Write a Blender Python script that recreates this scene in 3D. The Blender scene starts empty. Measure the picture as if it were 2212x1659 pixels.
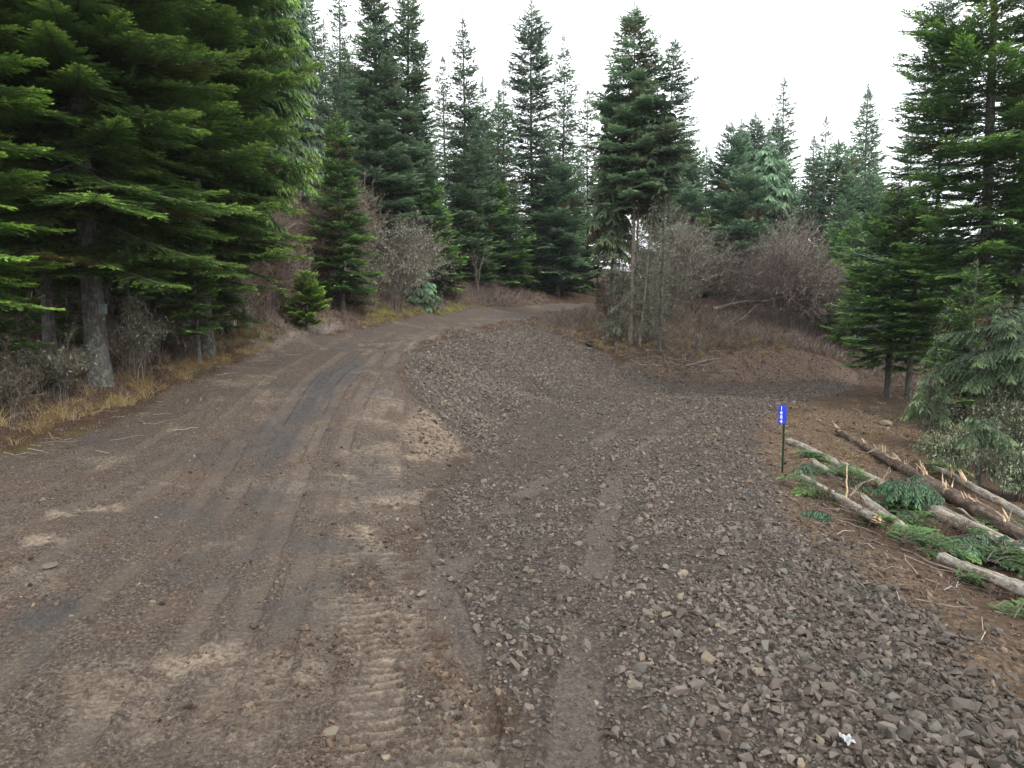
import bpy, bmesh, math, random
import numpy as np
from mathutils import Vector, Matrix
rad = math.radians
random.seed(7)
scene = bpy.context.scene
COL = scene.collection

# ------------------------------------------------------------------ camera
CAM_H = 3.3
PITCH = rad(5.0)
cam_d = bpy.data.cameras.new("camera")
cam_d.sensor_width = 36.0
cam_d.lens = 1495.0 / 2212.0 * 36.0
cam_d.clip_start = 0.05
cam_d.clip_end = 3000
cam = bpy.data.objects.new("camera", cam_d)
cam.location = (0, 0, CAM_H)
cam.rotation_euler = (rad(90) - PITCH, 0, 0)
COL.objects.link(cam)
scene.camera = cam

# ------------------------------------------------------------------ world, sun, exposure
SUN_EL, SUN_AZ = rad(40), rad(148)
world = bpy.data.worlds.new("World")
scene.world = world
world.use_nodes = True
wn = world.node_tree
wn.nodes.clear()
w_out = wn.nodes.new("ShaderNodeOutputWorld")
w_bg = wn.nodes.new("ShaderNodeBackground")
w_sky = wn.nodes.new("ShaderNodeTexSky")
w_sky.sky_type = 'NISHITA'
w_sky.sun_disc = False
w_sky.sun_elevation = SUN_EL
w_sky.sun_rotation = SUN_AZ
w_sc = wn.nodes.new("ShaderNodeVectorMath"); w_sc.operation = 'SCALE'; w_sc.inputs['Scale'].default_value = 0.10
w_tc = wn.nodes.new("ShaderNodeTexCoord")
w_no = wn.nodes.new("ShaderNodeTexNoise"); w_no.inputs['Scale'].default_value = 1.6; w_no.inputs['Detail'].default_value = 5
w_rp = wn.nodes.new("ShaderNodeValToRGB")
w_rp.color_ramp.elements[0].position = 0.2; w_rp.color_ramp.elements[0].color = (1.30, 1.34, 1.40, 1)
w_rp.color_ramp.elements[1].position = 0.75; w_rp.color_ramp.elements[1].color = (1.66, 1.68, 1.72, 1)
w_mx = wn.nodes.new("ShaderNodeMixRGB"); w_mx.inputs['Fac'].default_value = 0.93
wn.links.new(w_sky.outputs[0], w_sc.inputs[0])
wn.links.new(w_tc.outputs['Generated'], w_no.inputs['Vector'])
wn.links.new(w_no.outputs['Fac'], w_rp.inputs['Fac'])
wn.links.new(w_sc.outputs[0], w_mx.inputs['Color1'])
wn.links.new(w_rp.outputs['Color'], w_mx.inputs['Color2'])
wn.links.new(w_mx.outputs[0], w_bg.inputs['Color'])
wn.links.new(w_bg.outputs[0], w_out.inputs['Surface'])
w_bg.inputs['Strength'].default_value = 1.0
sun_d = bpy.data.lights.new("sun", 'SUN')
sun_d.energy = 1.5
sun_d.angle = rad(11)
sun_d.color = (1.0, 0.965, 0.91)
sun = bpy.data.objects.new("sun", sun_d)
sdir = Vector((math.sin(SUN_AZ) * math.cos(SUN_EL), math.cos(SUN_AZ) * math.cos(SUN_EL), math.sin(SUN_EL)))
sun.rotation_euler = sdir.to_track_quat('Z', 'Y').to_euler()
sun.location = (0, 0, 60)
COL.objects.link(sun)
scene.view_settings.view_transform = 'Standard'
scene.view_settings.look = 'None'
scene.view_settings.gamma = 1.0
scene.view_settings.use_curve_mapping = False
scene.view_settings.exposure = 0.78
scene.render.engine = 'CYCLES'
scene.cycles.use_denoising = True
scene.cycles.max_bounces = 6
scene.cycles.diffuse_bounces = 3
scene.cycles.glossy_bounces = 2
scene.cycles.transmission_bounces = 3
scene.cycles.volume_bounces = 1
scene.cycles.transparent_max_bounces = 8
scene.cycles.caustics_reflective = False
scene.cycles.caustics_refractive = False

# ------------------------------------------------------------------ helpers: rays, noise
CP, SP = math.cos(PITCH), math.sin(PITCH)
F = 1495.0
def at(px, py, Y):
    """world point seen at photo pixel (2212 wide frame) at forward distance Y"""
    u = (px - 1106.0) / F; v = (829.5 - py) / F
    dy = CP + v * SP; dz = -SP + v * CP
    t = Y / dy
    return np.array([u * t, Y, CAM_H + dz * t])
def at0(px, py, z=0.0):
    u = (px - 1106.0) / F; v = (829.5 - py) / F
    dy = CP + v * SP; dz = -SP + v * CP
    t = (z - CAM_H) / dz
    return np.array([u * t, dy * t, z])
_T = np.random.RandomState(5).rand(256, 256)
def vnoise(x, y, seed=0):
    xi = np.floor(x).astype(np.int64); yi = np.floor(y).astype(np.int64)
    fx = x - xi; fy = y - yi
    fx = fx * fx * (3 - 2 * fx); fy = fy * fy * (3 - 2 * fy)
    a = (xi + seed * 37) % 256; b = (yi + seed * 91) % 256
    a1 = (a + 1) % 256; b1 = (b + 1) % 256
    return (_T[a, b] * (1 - fx) + _T[a1, b] * fx) * (1 - fy) + (_T[a, b1] * (1 - fx) + _T[a1, b1] * fx) * fy
def fbm(x, y, scale, octs=4, seed=0, gain=0.5):
    s = 0; amp = 1; tot = 0
    for o in range(octs):
        s = s + amp * (vnoise(x * scale + 17.3 * o, y * scale - 9.1 * o, seed + o) - 0.5); tot += amp
        amp *= gain; scale *= 2.03
    return s / tot * 2
def sstep(a, b, x):
    t = np.clip((x - a) / (b - a), 0, 1)
    return t * t * (3 - 2 * t)

# ------------------------------------------------------------------ terrain control points
cps = []
def C(px, py, Y): cps.append(at(px, py, Y))
def C0(px, py, z=0.0): cps.append(at0(px, py, z))
def W(x, y, z): cps.append(np.array([x, y, z], float))
for a in [(0,985,14),(200,930,16),(330,872,18.5),(470,800,22),(600,755,28),(700,722,34),(850,697,41),(950,680,48),(1120,664,57),(1270,653,66)]: C(*a)
for a in [(868,812,21.5),(880,765,26.5),(930,735,31),(1000,713,37),(1110,692,46),(1200,673,56),(1270,662,63)]: C(*a)
for a in [(660,860,19),(600,950,15.5),(850,990,15),(780,1000,14.5),(740,790,24),(800,745,31),(910,708,41)]: C(*a)
for a in [(300,1120),(700,1120)]: C0(*a, 0.14)
for a in [(1020,985),(1080,915),(1160,860),(1300,834),(1430,825),(1640,828),(1850,833),(1620,900),(1640,1000),(1300,1000),(1300,900),
          (1500,862),(950,1150),(1300,1300),(1700,1300),(1000,1500),(1500,1659),(1900,1659),(700,1659),(100,1659),(1100,1100),(1450,1120),(1800,1480)]: C0(*a)
for a in [(100,1350),(500,1350)]: C0(*a, 0.05)
C0(940,900,0.75); C0(960,960,0.3)
C0(1020,800,1.30); C0(1100,790,1.3); C0(1230,780,1.16); C(1150,740,40.3)
for a in [(1200,715,46),(1280,742,43),(1359,742,42),(1424,762,41),(1500,790,40.6),(1350,790,39.8),(1600,747,42),(1700,750,41.6),(1780,770,40.6),(1845,800,39.6)]: C(*a)
for a in [(1290,668,52),(1400,682,50),(1500,668,52),(1600,657,54),(1700,700,50),(1800,740,47),(1900,762,48)]: C(*a)
for a in [(1915,858,0.0),(2000,882,-0.05),(1960,840,0)]: C0(*a)
for a in [(2100,960,-.8),(1700,1010,-.05),(1900,1150,-.3),(2212,1300,-.5),(2212,1600,0),(2212,1100,-.6),(2000,1000,-.3),(1850,930,-.1),(2100,1200,-.5)]: C0(*a)
C0(1760,1180,0); C0(2000,1380,0)
C(215,825,19); 
for a in [(0,860,16.5),(560,722,29),(640,650,38),(740,650,40),(760,690,39),(850,642,46),(1000,642,54),(1150,640,62),(640,520,45),(850,565,55),(1050,540,75),(1250,610,80),(400,770,24)]: C(*a)
for a in [(-16,17,3),(-20,30,9),(-14,30,5.5),(-30,40,16),(-30,15,8),(-12,8,1.1),(-20,5,3),(-14,12,1.5),(10,80,8),(30,80,4),(0,110,16),(-40,80,28),(-60,120,30),
          (60,60,-3),(60,140,3),(100,200,-10),(0,300,22),(-200,200,34),(200,300,-30),(0,-20,-.5),(-30,-20,4),(30,-20,-6),(250,0,-30),(-250,0,34),(0,-250,-10),
          (30,45,-1),(40,60,-1.5),(60,100,1),(20,30,-.9),(14,18,-1.0),(11.5,12,-.75),(10,10,-.7),(8,7,-.4),(12,4,-1.5),(0,3,0),(-4,3,0),(4,3,0),(-8,3,0.2),(0,-5,0),(-7,9,.1),(24,38,-.8),(20,22,-2),
          (0,0,0),(-600,600,34),(600,600,-32),(600,-600,-32),(-600,-600,30),(0,650,0)]: W(*a)
cps = np.array(cps)
def _fit(P):
    n = len(P)
    D = np.sqrt(((P[:, None, :2] - P[None, :, :2]) ** 2).sum(-1) + 0.09)
    A = np.zeros((n + 3, n + 3)); A[:n, :n] = -D + np.eye(n) * -0.02
    A[:n, n] = 1; A[:n, n + 1:] = P[:, :2]; A[n, :n] = 1; A[n + 1:, :n] = P[:, :2].T
    b = np.zeros(n + 3); b[:n] = P[:, 2]
    return np.linalg.solve(A, b)
_w = _fit(cps)
def base_z(x, y):
    x = np.atleast_1d(np.asarray(x, float)); y = np.atleast_1d(np.asarray(y, float))
    out = np.empty(len(x)); n = len(cps)
    for i in range(0, len(x), 60000):
        xs = x[i:i + 60000]; ys = y[i:i + 60000]
        D = np.sqrt((xs[:, None] - cps[None, :, 0]) ** 2 + (ys[:, None] - cps[None, :, 1]) ** 2 + 0.09)
        out[i:i + 60000] = -D @ _w[:n] + _w[n] + _w[n + 1] * xs + _w[n + 2] * ys
    return out
def hit(px, py, maxY=140):
    """where the ray through a photo pixel meets the terrain"""
    u = (px - 1106.0) / F; v = (829.5 - py) / F
    dy = CP + v * SP; dz = -SP + v * CP
    Y = np.exp(np.linspace(math.log(2.0), math.log(maxY), 1500)); t = Y / dy
    z = CAM_H + dz * t
    d = z - base_z(u * t, Y)
    k = np.where(d < 0)[0]
    i = k[0] if len(k) else len(Y) - 1
    return np.array([u * t[i], Y[i]])
def poly(pts): return np.array([hit(*p) for p in pts])
def wpoly(pts, tail): return np.vstack([poly(pts), np.array(tail, float)])

def sdf(poly_, x, y):
    n = len(poly_); d = np.full(len(x), 1e9); s = np.zeros(len(x), bool)
    for i in range(n):
        ax, ay = poly_[i]; bx, by = poly_[(i + 1) % n]
        ex, ey = bx - ax, by - ay
        wx, wy = x - ax, y - ay
        t = np.clip((wx * ex + wy * ey) / (ex * ex + ey * ey + 1e-12), 0, 1)
        d = np.minimum(d, (wx - ex * t) ** 2 + (wy - ey * t) ** 2)
        c = ((ay > y) != (by > y)) & (x < ex * (y - ay) / (ey + (abs(ey) < 1e-12) * 1e-12) + ax)
        s ^= c
    d = np.sqrt(d)
    return np.where(s, d, -d)       # positive inside
def along(pl, x, y):
    """distance, signed side, arc length to a polyline"""
    best = np.full(len(x), 1e9); side = np.zeros(len(x)); arc = np.zeros(len(x)); L = 0
    for i in range(len(pl) - 1):
        ax, ay = pl[i]; bx, by = pl[i + 1]
        ex, ey = bx - ax, by - ay; l = math.hypot(ex, ey)
        wx, wy = x - ax, y - ay
        t = np.clip((wx * ex + wy * ey) / (l * l), 0, 1)
        d = np.hypot(wx - ex * t, wy - ey * t)
        m = d < best
        best = np.where(m, d, best); side = np.where(m, (ex * wy - ey * wx) / l, side); arc = np.where(m, L + t * l, arc)
        L += l
    return best, side, arc
def smooth_line(pl, n=3):
    pl = np.array(pl)
    for _ in range(n):
        q = [pl[0]]
        for a, b in zip(pl[:-1], pl[1:]): q += [a * .75 + b * .25, a * .25 + b * .75]
        q.append(pl[-1]); pl = np.array(q)
    return pl

Z_ROAD = wpoly([(0,985),(200,932),(330,874),(470,803),(600,757),(700,724),(850,698),(950,681),(1120,665),(1262,655),
                (1262,663),(1200,674),(1110,691),(1000,711),(930,733),(880,763),(862,812),(900,862),(950,905),(1018,985),(930,1050),(900,1150),(890,1250),(960,1400),(1070,1500),(1110,1659)],
               [(0.0, 3.0), (0, -12), (-8, -12), (-14, 4)])
Z_ROAD = np.vstack([Z_ROAD[:10], Z_ROAD[9:10] + [6, 5], Z_ROAD[10:11] + [7, 1], Z_ROAD[10:]])
Z_GRAV = wpoly([(862,812),(880,764),(930,735),(1000,713),(1105,697),(1180,716),(1270,752),(1330,785),(1400,806),(1430,822),(1500,826),(1640,828),(1850,833),(1825,850),(1700,872),(1650,905),(1625,950),
                (1640,1010),(1650,1100),(1760,1180),(1880,1275),(1990,1385),(2060,1480),(2200,1580)],
               [(6.2, 3.0), (6.5, -12), (0, -12), (0.0, 3.0)])
Z_GRAV = np.vstack([Z_GRAV, poly([(1110,1659),(1070,1500),(960,1400),(890,1250),(900,1150),(930,1050),(1018,985),(950,905),(900,862)])])
Z_CUT = poly([(1330,788),(1400,772),(1460,790),(1520,770),(1600,750),(1700,752),(1780,768),(1850,805),(1880,833),(1640,829),(1430,824),(1350,805)])
Z_CLAY = poly([(905,880),(960,905),(1020,985),(950,1000),(880,985),(870,930)])
Z_MOSS = [poly([(760,690),(850,650),(960,650),(1020,655),(1010,672),(900,682),(800,700)]), poly([(470,740),(560,700),(620,720),(560,748)])]
Z_DUST = poly([(560,765),(680,722),(760,705),(720,690),(640,712),(540,745)])
Z_FILL = poly([(1640,905),(1850,870),(1990,900),(1990,1010),(1850,1040),(1700,1030),(1640,1000)])
Z_FILL2 = wpoly([(1650,1080),(1760,1090),(2000,1240),(2300,1440)], [(8, 4), (6, 2)])
Z_FILL2 = np.vstack([Z_FILL2, poly([(2200,1640),(1990,1400),(1760,1190)])])
TAN = [poly(p) for p in ([(760,1130),(830,1140),(830,1190),(780,1200)], [(90,1100),(290,1085),(280,1105),(110,1120)], [(320,1440),(430,1400),(520,1390),(470,1450),(380,1480)],
                         [(270,1590),(330,1560),(340,1590),(290,1610)], [(0,1400),(70,1390),(60,1450),(0,1480)], [(930,1055),(830,1060),(770,1080),(850,1100),(960,1070)],
                         [(920,1480),(1020,1470),(1020,1570),(920,1580)], [(20,1150),(130,1150),(150,1170),(40,1190)], [(860,985),(960,960),(1020,975),(900,1010)])]
Z_BANK = poly([(866,815),(880,764),(930,735),(1000,713),(1105,697),(1180,716),(1270,752),(1330,785),(1430,824),(1300,836),(1160,862),(1080,917),(1022,990),(950,905)])
DARKP = [poly(p) for p in ([(550,950),(640,930),(630,1010),(560,1020)], [(450,1090),(500,1080),(480,1180),(400,1170)], [(30,1320),(180,1300),(150,1400),(0,1500),(0,1400)], [(380,1200),(450,1180),(430,1260),(360,1270)],
                           [(560,940),(700,800),(780,760),(800,790),(700,900)], [(1690,1090),(1790,1150),(1900,1260),(1820,1270),(1720,1190)])]
# wheel and crawler tracks: line, half width, depth, cleat height, cleat spacing
TR = []
def track(pts, hw, dep, cl=0.0, sp=0.2): TR.append((smooth_line(poly(pts)), hw, dep, cl, sp))
track([(985,1659),(955,1500),(915,1350),(860,1180),(830,1040),(835,930),(850,860)], .34, .03, .060, .18)
track([(800,1659),(800,1400),(770,1200),(765,1050),(790,930),(830,850)], .28, .025, .036, .15)
track([(540,1659),(600,1400),(680,1150),(735,980),(770,880),(810,810),(880,752),(1000,705)], .17, .035, .010, .07)
track([(420,1659),(500,1400),(600,1150),(665,980),(700,900),(760,812),(850,748),(960,703)], .17, .03, .010, .07)
track([(130,1659),(300,1400),(450,1150),(560,980),(620,880),(690,800),(790,738),(900,705)], .17, .035, .008, .07)
track([(-150,1200),(200,1080),(420,960),(540,860),(640,785),(760,724)], .16, .04, .006, .07)
track([(-150,1130),(150,1040),(340,950),(470,850)], .14, .03, .006, .07)
track([(-100,1560),(100,1380),(220,1280),(400,1120),(520,960)], .18, .04, .006, .08)
track([(250,1659),(420,1350),(560,1120),(640,980),(690,880),(745,800),(830,742)], .15, .03, .010, .07)
track([(660,1659),(690,1400),(720,1200),(730,1080),(745,980)], .17, .03, .012, .075)
track([(-100,1330),(120,1190),(330,1060),(480,930),(580,850)], .17, .035, .006, .08)
track([(1060,1659),(1040,1500),(1000,1350),(930,1200),(880,1050)], .12, .03, 0, .08)
track([(-120,1060),(120,1000),(260,940)], .12, .04, 0, .08)
track([(1240,1659),(1260,1450),(1290,1250),(1310,1120),(1340,1020),(1440,920),(1600,860)], .22, .03, 0, .1)
track([(900,1330),(980,1230),(1060,1130),(1160,1050),(1320,930),(1500,862),(1650,838)], .22, .03, 0, .1)

def surf(x, y, fine=True):
    x = np.atleast_1d(np.asarray(x, float)); y = np.atleast_1d(np.asarray(y, float))
    z = base_z(x, y)
    n1 = fbm(x, y, 0.9, 4, 1); n2 = fbm(x, y, 4.0, 4, 2)
    w = 0.30 * n1 + 0.22 * n2
    near = np.hypot(x, y) < 90
    road = sstep(-.22, .22, sdf(Z_ROAD, x, y) + w)
    grav = sstep(-.30, .30, sdf(Z_GRAV, x, y) + w * 1.6 + .05) * (1 - .0 * road)
    cut = sstep(-.2, .2, sdf(Z_CUT, x, y) + w)
    clay = np.maximum(sstep(-.25, .25, sdf(Z_CLAY, x, y) + w), 0)
    moss = np.zeros(len(x)); 
    for p in Z_MOSS: moss = np.maximum(moss, sstep(-.8, .8, sdf(p, x, y) + w * 2.5 - .3))
    moss = np.maximum(moss, .75 * sstep(.25, .6, fbm(x, y, .5, 4, 31)) * (np.hypot(x, y) > 12) * (x < -2))
    moss *= (1 - road) * (1 - grav) * (1 - cut)
    dust = sstep(-.5, .5, sdf(Z_DUST, x, y) + w * 2)
    fill = np.maximum(sstep(-.4, .4, sdf(Z_FILL, x, y) + w), sstep(-.4, .4, sdf(Z_FILL2, x, y) + w))
    fill = np.maximum(fill, .85 * sstep(3, 5, x) * (1 - sstep(26, 36, y)) * sstep(-.9, .2, fbm(x, y, .35, 3, 71)))
    tan = clay * 0.8
    for p in TAN: tan = np.maximum(tan, sstep(-.08, .22, sdf(p, x, y) + w * .9))
    tan = np.maximum(tan, .42 * sstep(.22, .5, fbm(x * .6 + y * .25, y * .9, 1.4, 5, 41)) * road)
    dark = np.zeros(len(x))
    for p in DARKP: dark = np.maximum(dark, sstep(-.3, .5, sdf(p, x, y) + w * 1.5))
    dark = np.maximum(dark, .6 * sstep(.1, .5, fbm(x, y, .7, 4, 44)) * road)
    lane = np.zeros(len(x)); ridge = np.zeros(len(x))
    for (pl, hw, dep, cl, sp) in TR:
        d, s, arc = along(pl, x, y)
        m = 1 - sstep(hw * .85, hw * 1.15, d + n2 * .05)
        brk = sstep(-.45, .1, fbm(x, y, 1.1, 2, 60 + int(hw * 100)))
        z = z - dep * m * brk + dep * .5 * np.exp(-((d - hw * 1.35) / (hw * .3)) ** 2) * brk
        if cl > 0:
            ph = arc / sp + n2 * .35 + (0 if hw > .25 else .5 * np.sign(s) * .5)
            c = .5 + .5 * np.cos(2 * np.pi * ph)
            c = c ** (1.6 if hw > .25 else 1.0)
            z = z + cl * c * m * brk * sstep(-.5, .2, fbm(x, y, 2.2, 2, 77))
            ridge = np.maximum(ridge, c * m * brk * min(cl / .03, 1))
        lane = np.maximum(lane, m * brk)
    litter = (1 - road) * (1 - grav)
    rough = fbm(x, y, 1.3, 5, 3, .55)
    z = z + litter * (1 - cut) * rough * .12 * np.clip(np.hypot(x, y) / 18, .5, 3)
    z = z + litter * fill * fbm(x, y, 3.5, 5, 8, .6) * .09
    z = z + cut * (fbm(x * 1.0, y * .3, 2.4, 4, 9, .6) * .20)
    lump = np.clip(fbm(x * .8, y * 1.1, 7, 4, 14, .65), 0, 1)
    z = z + road * (fbm(x, y, 3.0, 6, 4, .62) * .034 + .020 * fbm(x, y, 14, 4, 6, .65) + .075 * lump ** 1.3 * (1 - .8 * lane))
    z = z + grav * (fbm(x, y, 1.4, 3, 5) * .035 + fbm(x, y, 9, 4, 15, .7) * .028)
    z = z + clay * fbm(x, y, 5, 4, 12, .6) * .04
    return z, dict(road=road, grav=grav, cut=cut, moss=moss, dust=dust, fill=fill, tan=tan, dark=dark, lane=lane, ridge=ridge, clay=clay)
def gz(x, y): return float(surf([x], [y])[0][0])

# ------------------------------------------------------------------ mesh and tagging helpers
class Acc:
    def __init__(s): s.v = []; s.f = []; s.n = 0; s.a = {}; s.mi = []; s.mats = []
    def add(s, v, f, mi=0, **at_):
        v = np.asarray(v, np.float32).reshape(-1, 3); f = np.asarray(f, np.int64)
        s.v.append(v); s.f.append(f + s.n); s.n += len(v); s.mi.append(np.full(len(f), mi))
        for k, val in at_.items():
            val = np.asarray(val, np.float32)
            if val.ndim == 1 and len(val) == 3 and len(v) != 3: val = np.tile(val, (len(v), 1))
            s.a.setdefault(k, []).append(val)
    def build(s, name, mat, parent=None, smooth=False):
        me = bpy.data.meshes.new(name)
        if s.n:
            V = np.concatenate(s.v); me.vertices.add(len(V)); me.vertices.foreach_set("co", V.ravel())
            loops = np.concatenate([f.ravel() for f in s.f]); tot = np.concatenate([np.full(len(f), f.shape[1]) for f in s.f])
            start = np.concatenate([[0], np.cumsum(tot)[:-1]])
            me.loops.add(len(loops)); me.loops.foreach_set("vertex_index", loops.astype(np.int32))
            me.polygons.add(len(tot)); me.polygons.foreach_set("loop_start", start.astype(np.int32)); me.polygons.foreach_set("loop_total", tot.astype(np.int32))
            me.update(calc_edges=True)
            me.polygons.foreach_set("use_smooth", np.full(len(tot), smooth))
            for k, vals in s.a.items():
                A = np.concatenate(vals)
                at_ = me.attributes.new(k, 'FLOAT_VECTOR', 'POINT'); at_.data.foreach_set("vector", A.astype(np.float32).ravel())
        if mat: me.materials.append(mat)
        for m2 in s.mats: me.materials.append(m2)
        if s.mats: me.polygons.foreach_set('material_index', np.concatenate(s.mi).astype(np.int32))
        o = bpy.data.objects.new(name, me); COL.objects.link(o)
        if parent is not None: o.parent = parent
        return o
def tag(o, label=None, cat=None, group=None, kind=None):
    if label: o['label'] = label
    if cat: o['category'] = cat
    if group: o['group'] = group
    if kind: o['kind'] = kind
    return o
def empty(name, loc, label, cat, group=None, rz=0.0):
    o = bpy.data.objects.new(name, None); COL.objects.link(o); o.empty_display_size = .2
    o.location = loc; o.rotation_euler = (0, 0, rz)
    return tag(o, label, cat, group)
def unit(v): return v / (np.linalg.norm(v, axis=-1, keepdims=True) + 1e-9)
def tubes(P, R, sides=3, closed_tip=False):
    """P (n,k,3) polylines, R (n,k) radii -> verts, quad faces"""
    P = np.asarray(P, float); R = np.asarray(R, float); n, k, _ = P.shape
    T = np.empty_like(P); T[:, 1:-1] = P[:, 2:] - P[:, :-2]; T[:, 0] = P[:, 1] - P[:, 0]; T[:, -1] = P[:, -1] - P[:, -2]
    T = unit(T)
    ref = np.tile(np.array([0.31, 0.93, 0.2]), (n, 1)); ax = unit(P[:, -1] - P[:, 0])
    alt = np.abs((ref * ax).sum(-1)) > .8
    ref[alt] = np.array([0.9, -0.2, .35])
    U = unit(np.cross(T, ref[:, None, :])); Vv = np.cross(T, U)
    ang = np.arange(sides) * 2 * np.pi / sides
    ring = P[:, :, None, :] + R[:, :, None, None] * (U[:, :, None, :] * np.cos(ang)[None, None, :, None] + Vv[:, :, None, :] * np.sin(ang)[None, None, :, None])
    idx = np.arange(n * k * sides).reshape(n, k, sides)
    a = idx[:, :-1, :]; b = np.roll(idx, -1, 2)[:, :-1, :]; c = np.roll(idx, -1, 2)[:, 1:, :]; d = idx[:, 1:, :]
    return ring.reshape(-1, 3), np.stack([a, b, c, d], -1).reshape(-1, 4)
def blades(base, dirn, length, halfw, nrm, tipbend=None):
    """flat diamond leaves: n quads"""
    side = unit(np.cross(dirn, nrm)) * halfw[:, None]
    tip = base + dirn * length[:, None]
    if tipbend is not None: tip = tip + tipbend
    mid = base + dirn * (length * .45)[:, None]
    V = np.stack([base, mid - side, tip, mid + side], 1).reshape(-1, 3)
    Fq = np.arange(len(base) * 4).reshape(-1, 4)
    return V, Fq

# ------------------------------------------------------------------ materials
def mat(name, rough=.9, spec=.2):
    m = bpy.data.materials.new(name); m.use_nodes = True
    b = m.node_tree.nodes["Principled BSDF"]; b.inputs['Roughness'].default_value = rough; b.inputs['Specular IOR Level'].default_value = spec
    return m, m.node_tree, b
def N(nt, t, **kw):
    n = nt.nodes.new(t)
    for k, v in kw.items():
        if k in n.inputs.keys(): n.inputs[k].default_value = v
        else: setattr(n, k, v)
    return n
def noise(nt, vec, scale, detail=4, rough=.6, dist=0):
    n = N(nt, "ShaderNodeTexNoise", Scale=scale, Detail=detail, Roughness=rough, Distortion=dist); nt.links.new(vec, n.inputs['Vector']); return n.outputs['Fac']
def ramp(nt, fac, stops):
    n = nt.nodes.new("ShaderNodeValToRGB"); cr = n.color_ramp
    while len(cr.elements) < len(stops): cr.elements.new(.5)
    for e, (p, c) in zip(cr.elements, stops):
        e.position = p; e.color = (c[0], c[1], c[2], 1) if hasattr(c, '__len__') else (c, c, c, 1)
    nt.links.new(fac, n.inputs['Fac']); return n.outputs['Color']
def mixc(nt, f, a, b, mode='MIX'):
    n = nt.nodes.new("ShaderNodeMixRGB"); n.blend_type = mode
    for s, v in ((n.inputs['Fac'], f), (n.inputs['Color1'], a), (n.inputs['Color2'], b)):
        if hasattr(v, 'is_output'): nt.links.new(v, s)
        elif hasattr(v, '__len__'): s.default_value = (v[0], v[1], v[2], 1)
        else: s.default_value = v
    return n.outputs['Color']
def mth(nt, op, a, b=0.0, clamp=False):
    n = nt.nodes.new("ShaderNodeMath"); n.operation = op; n.use_clamp = clamp
    for s, v in ((n.inputs[0], a), (n.inputs[1], b)):
        if hasattr(v, 'is_output'): nt.links.new(v, s)
        else: s.default_value = v
    return n.outputs[0]
def bump(nt, bsdf, h, strength, dist, prev=None):
    n = N(nt, "ShaderNodeBump", Strength=strength, Distance=dist); nt.links.new(h, n.inputs['Height'])
    if prev is not None: nt.links.new(prev, n.inputs['Normal'])
    if bsdf is not None: nt.links.new(n.outputs[0], bsdf.inputs['Normal'])
    return n.outputs[0]
def sep(nt, vec):
    n = nt.nodes.new("ShaderNodeSeparateXYZ"); nt.links.new(vec, n.inputs[0]); return n.outputs
def attr(nt, name):
    n = N(nt, "ShaderNodeAttribute", attribute_name=name); return n.outputs['Vector']

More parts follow.
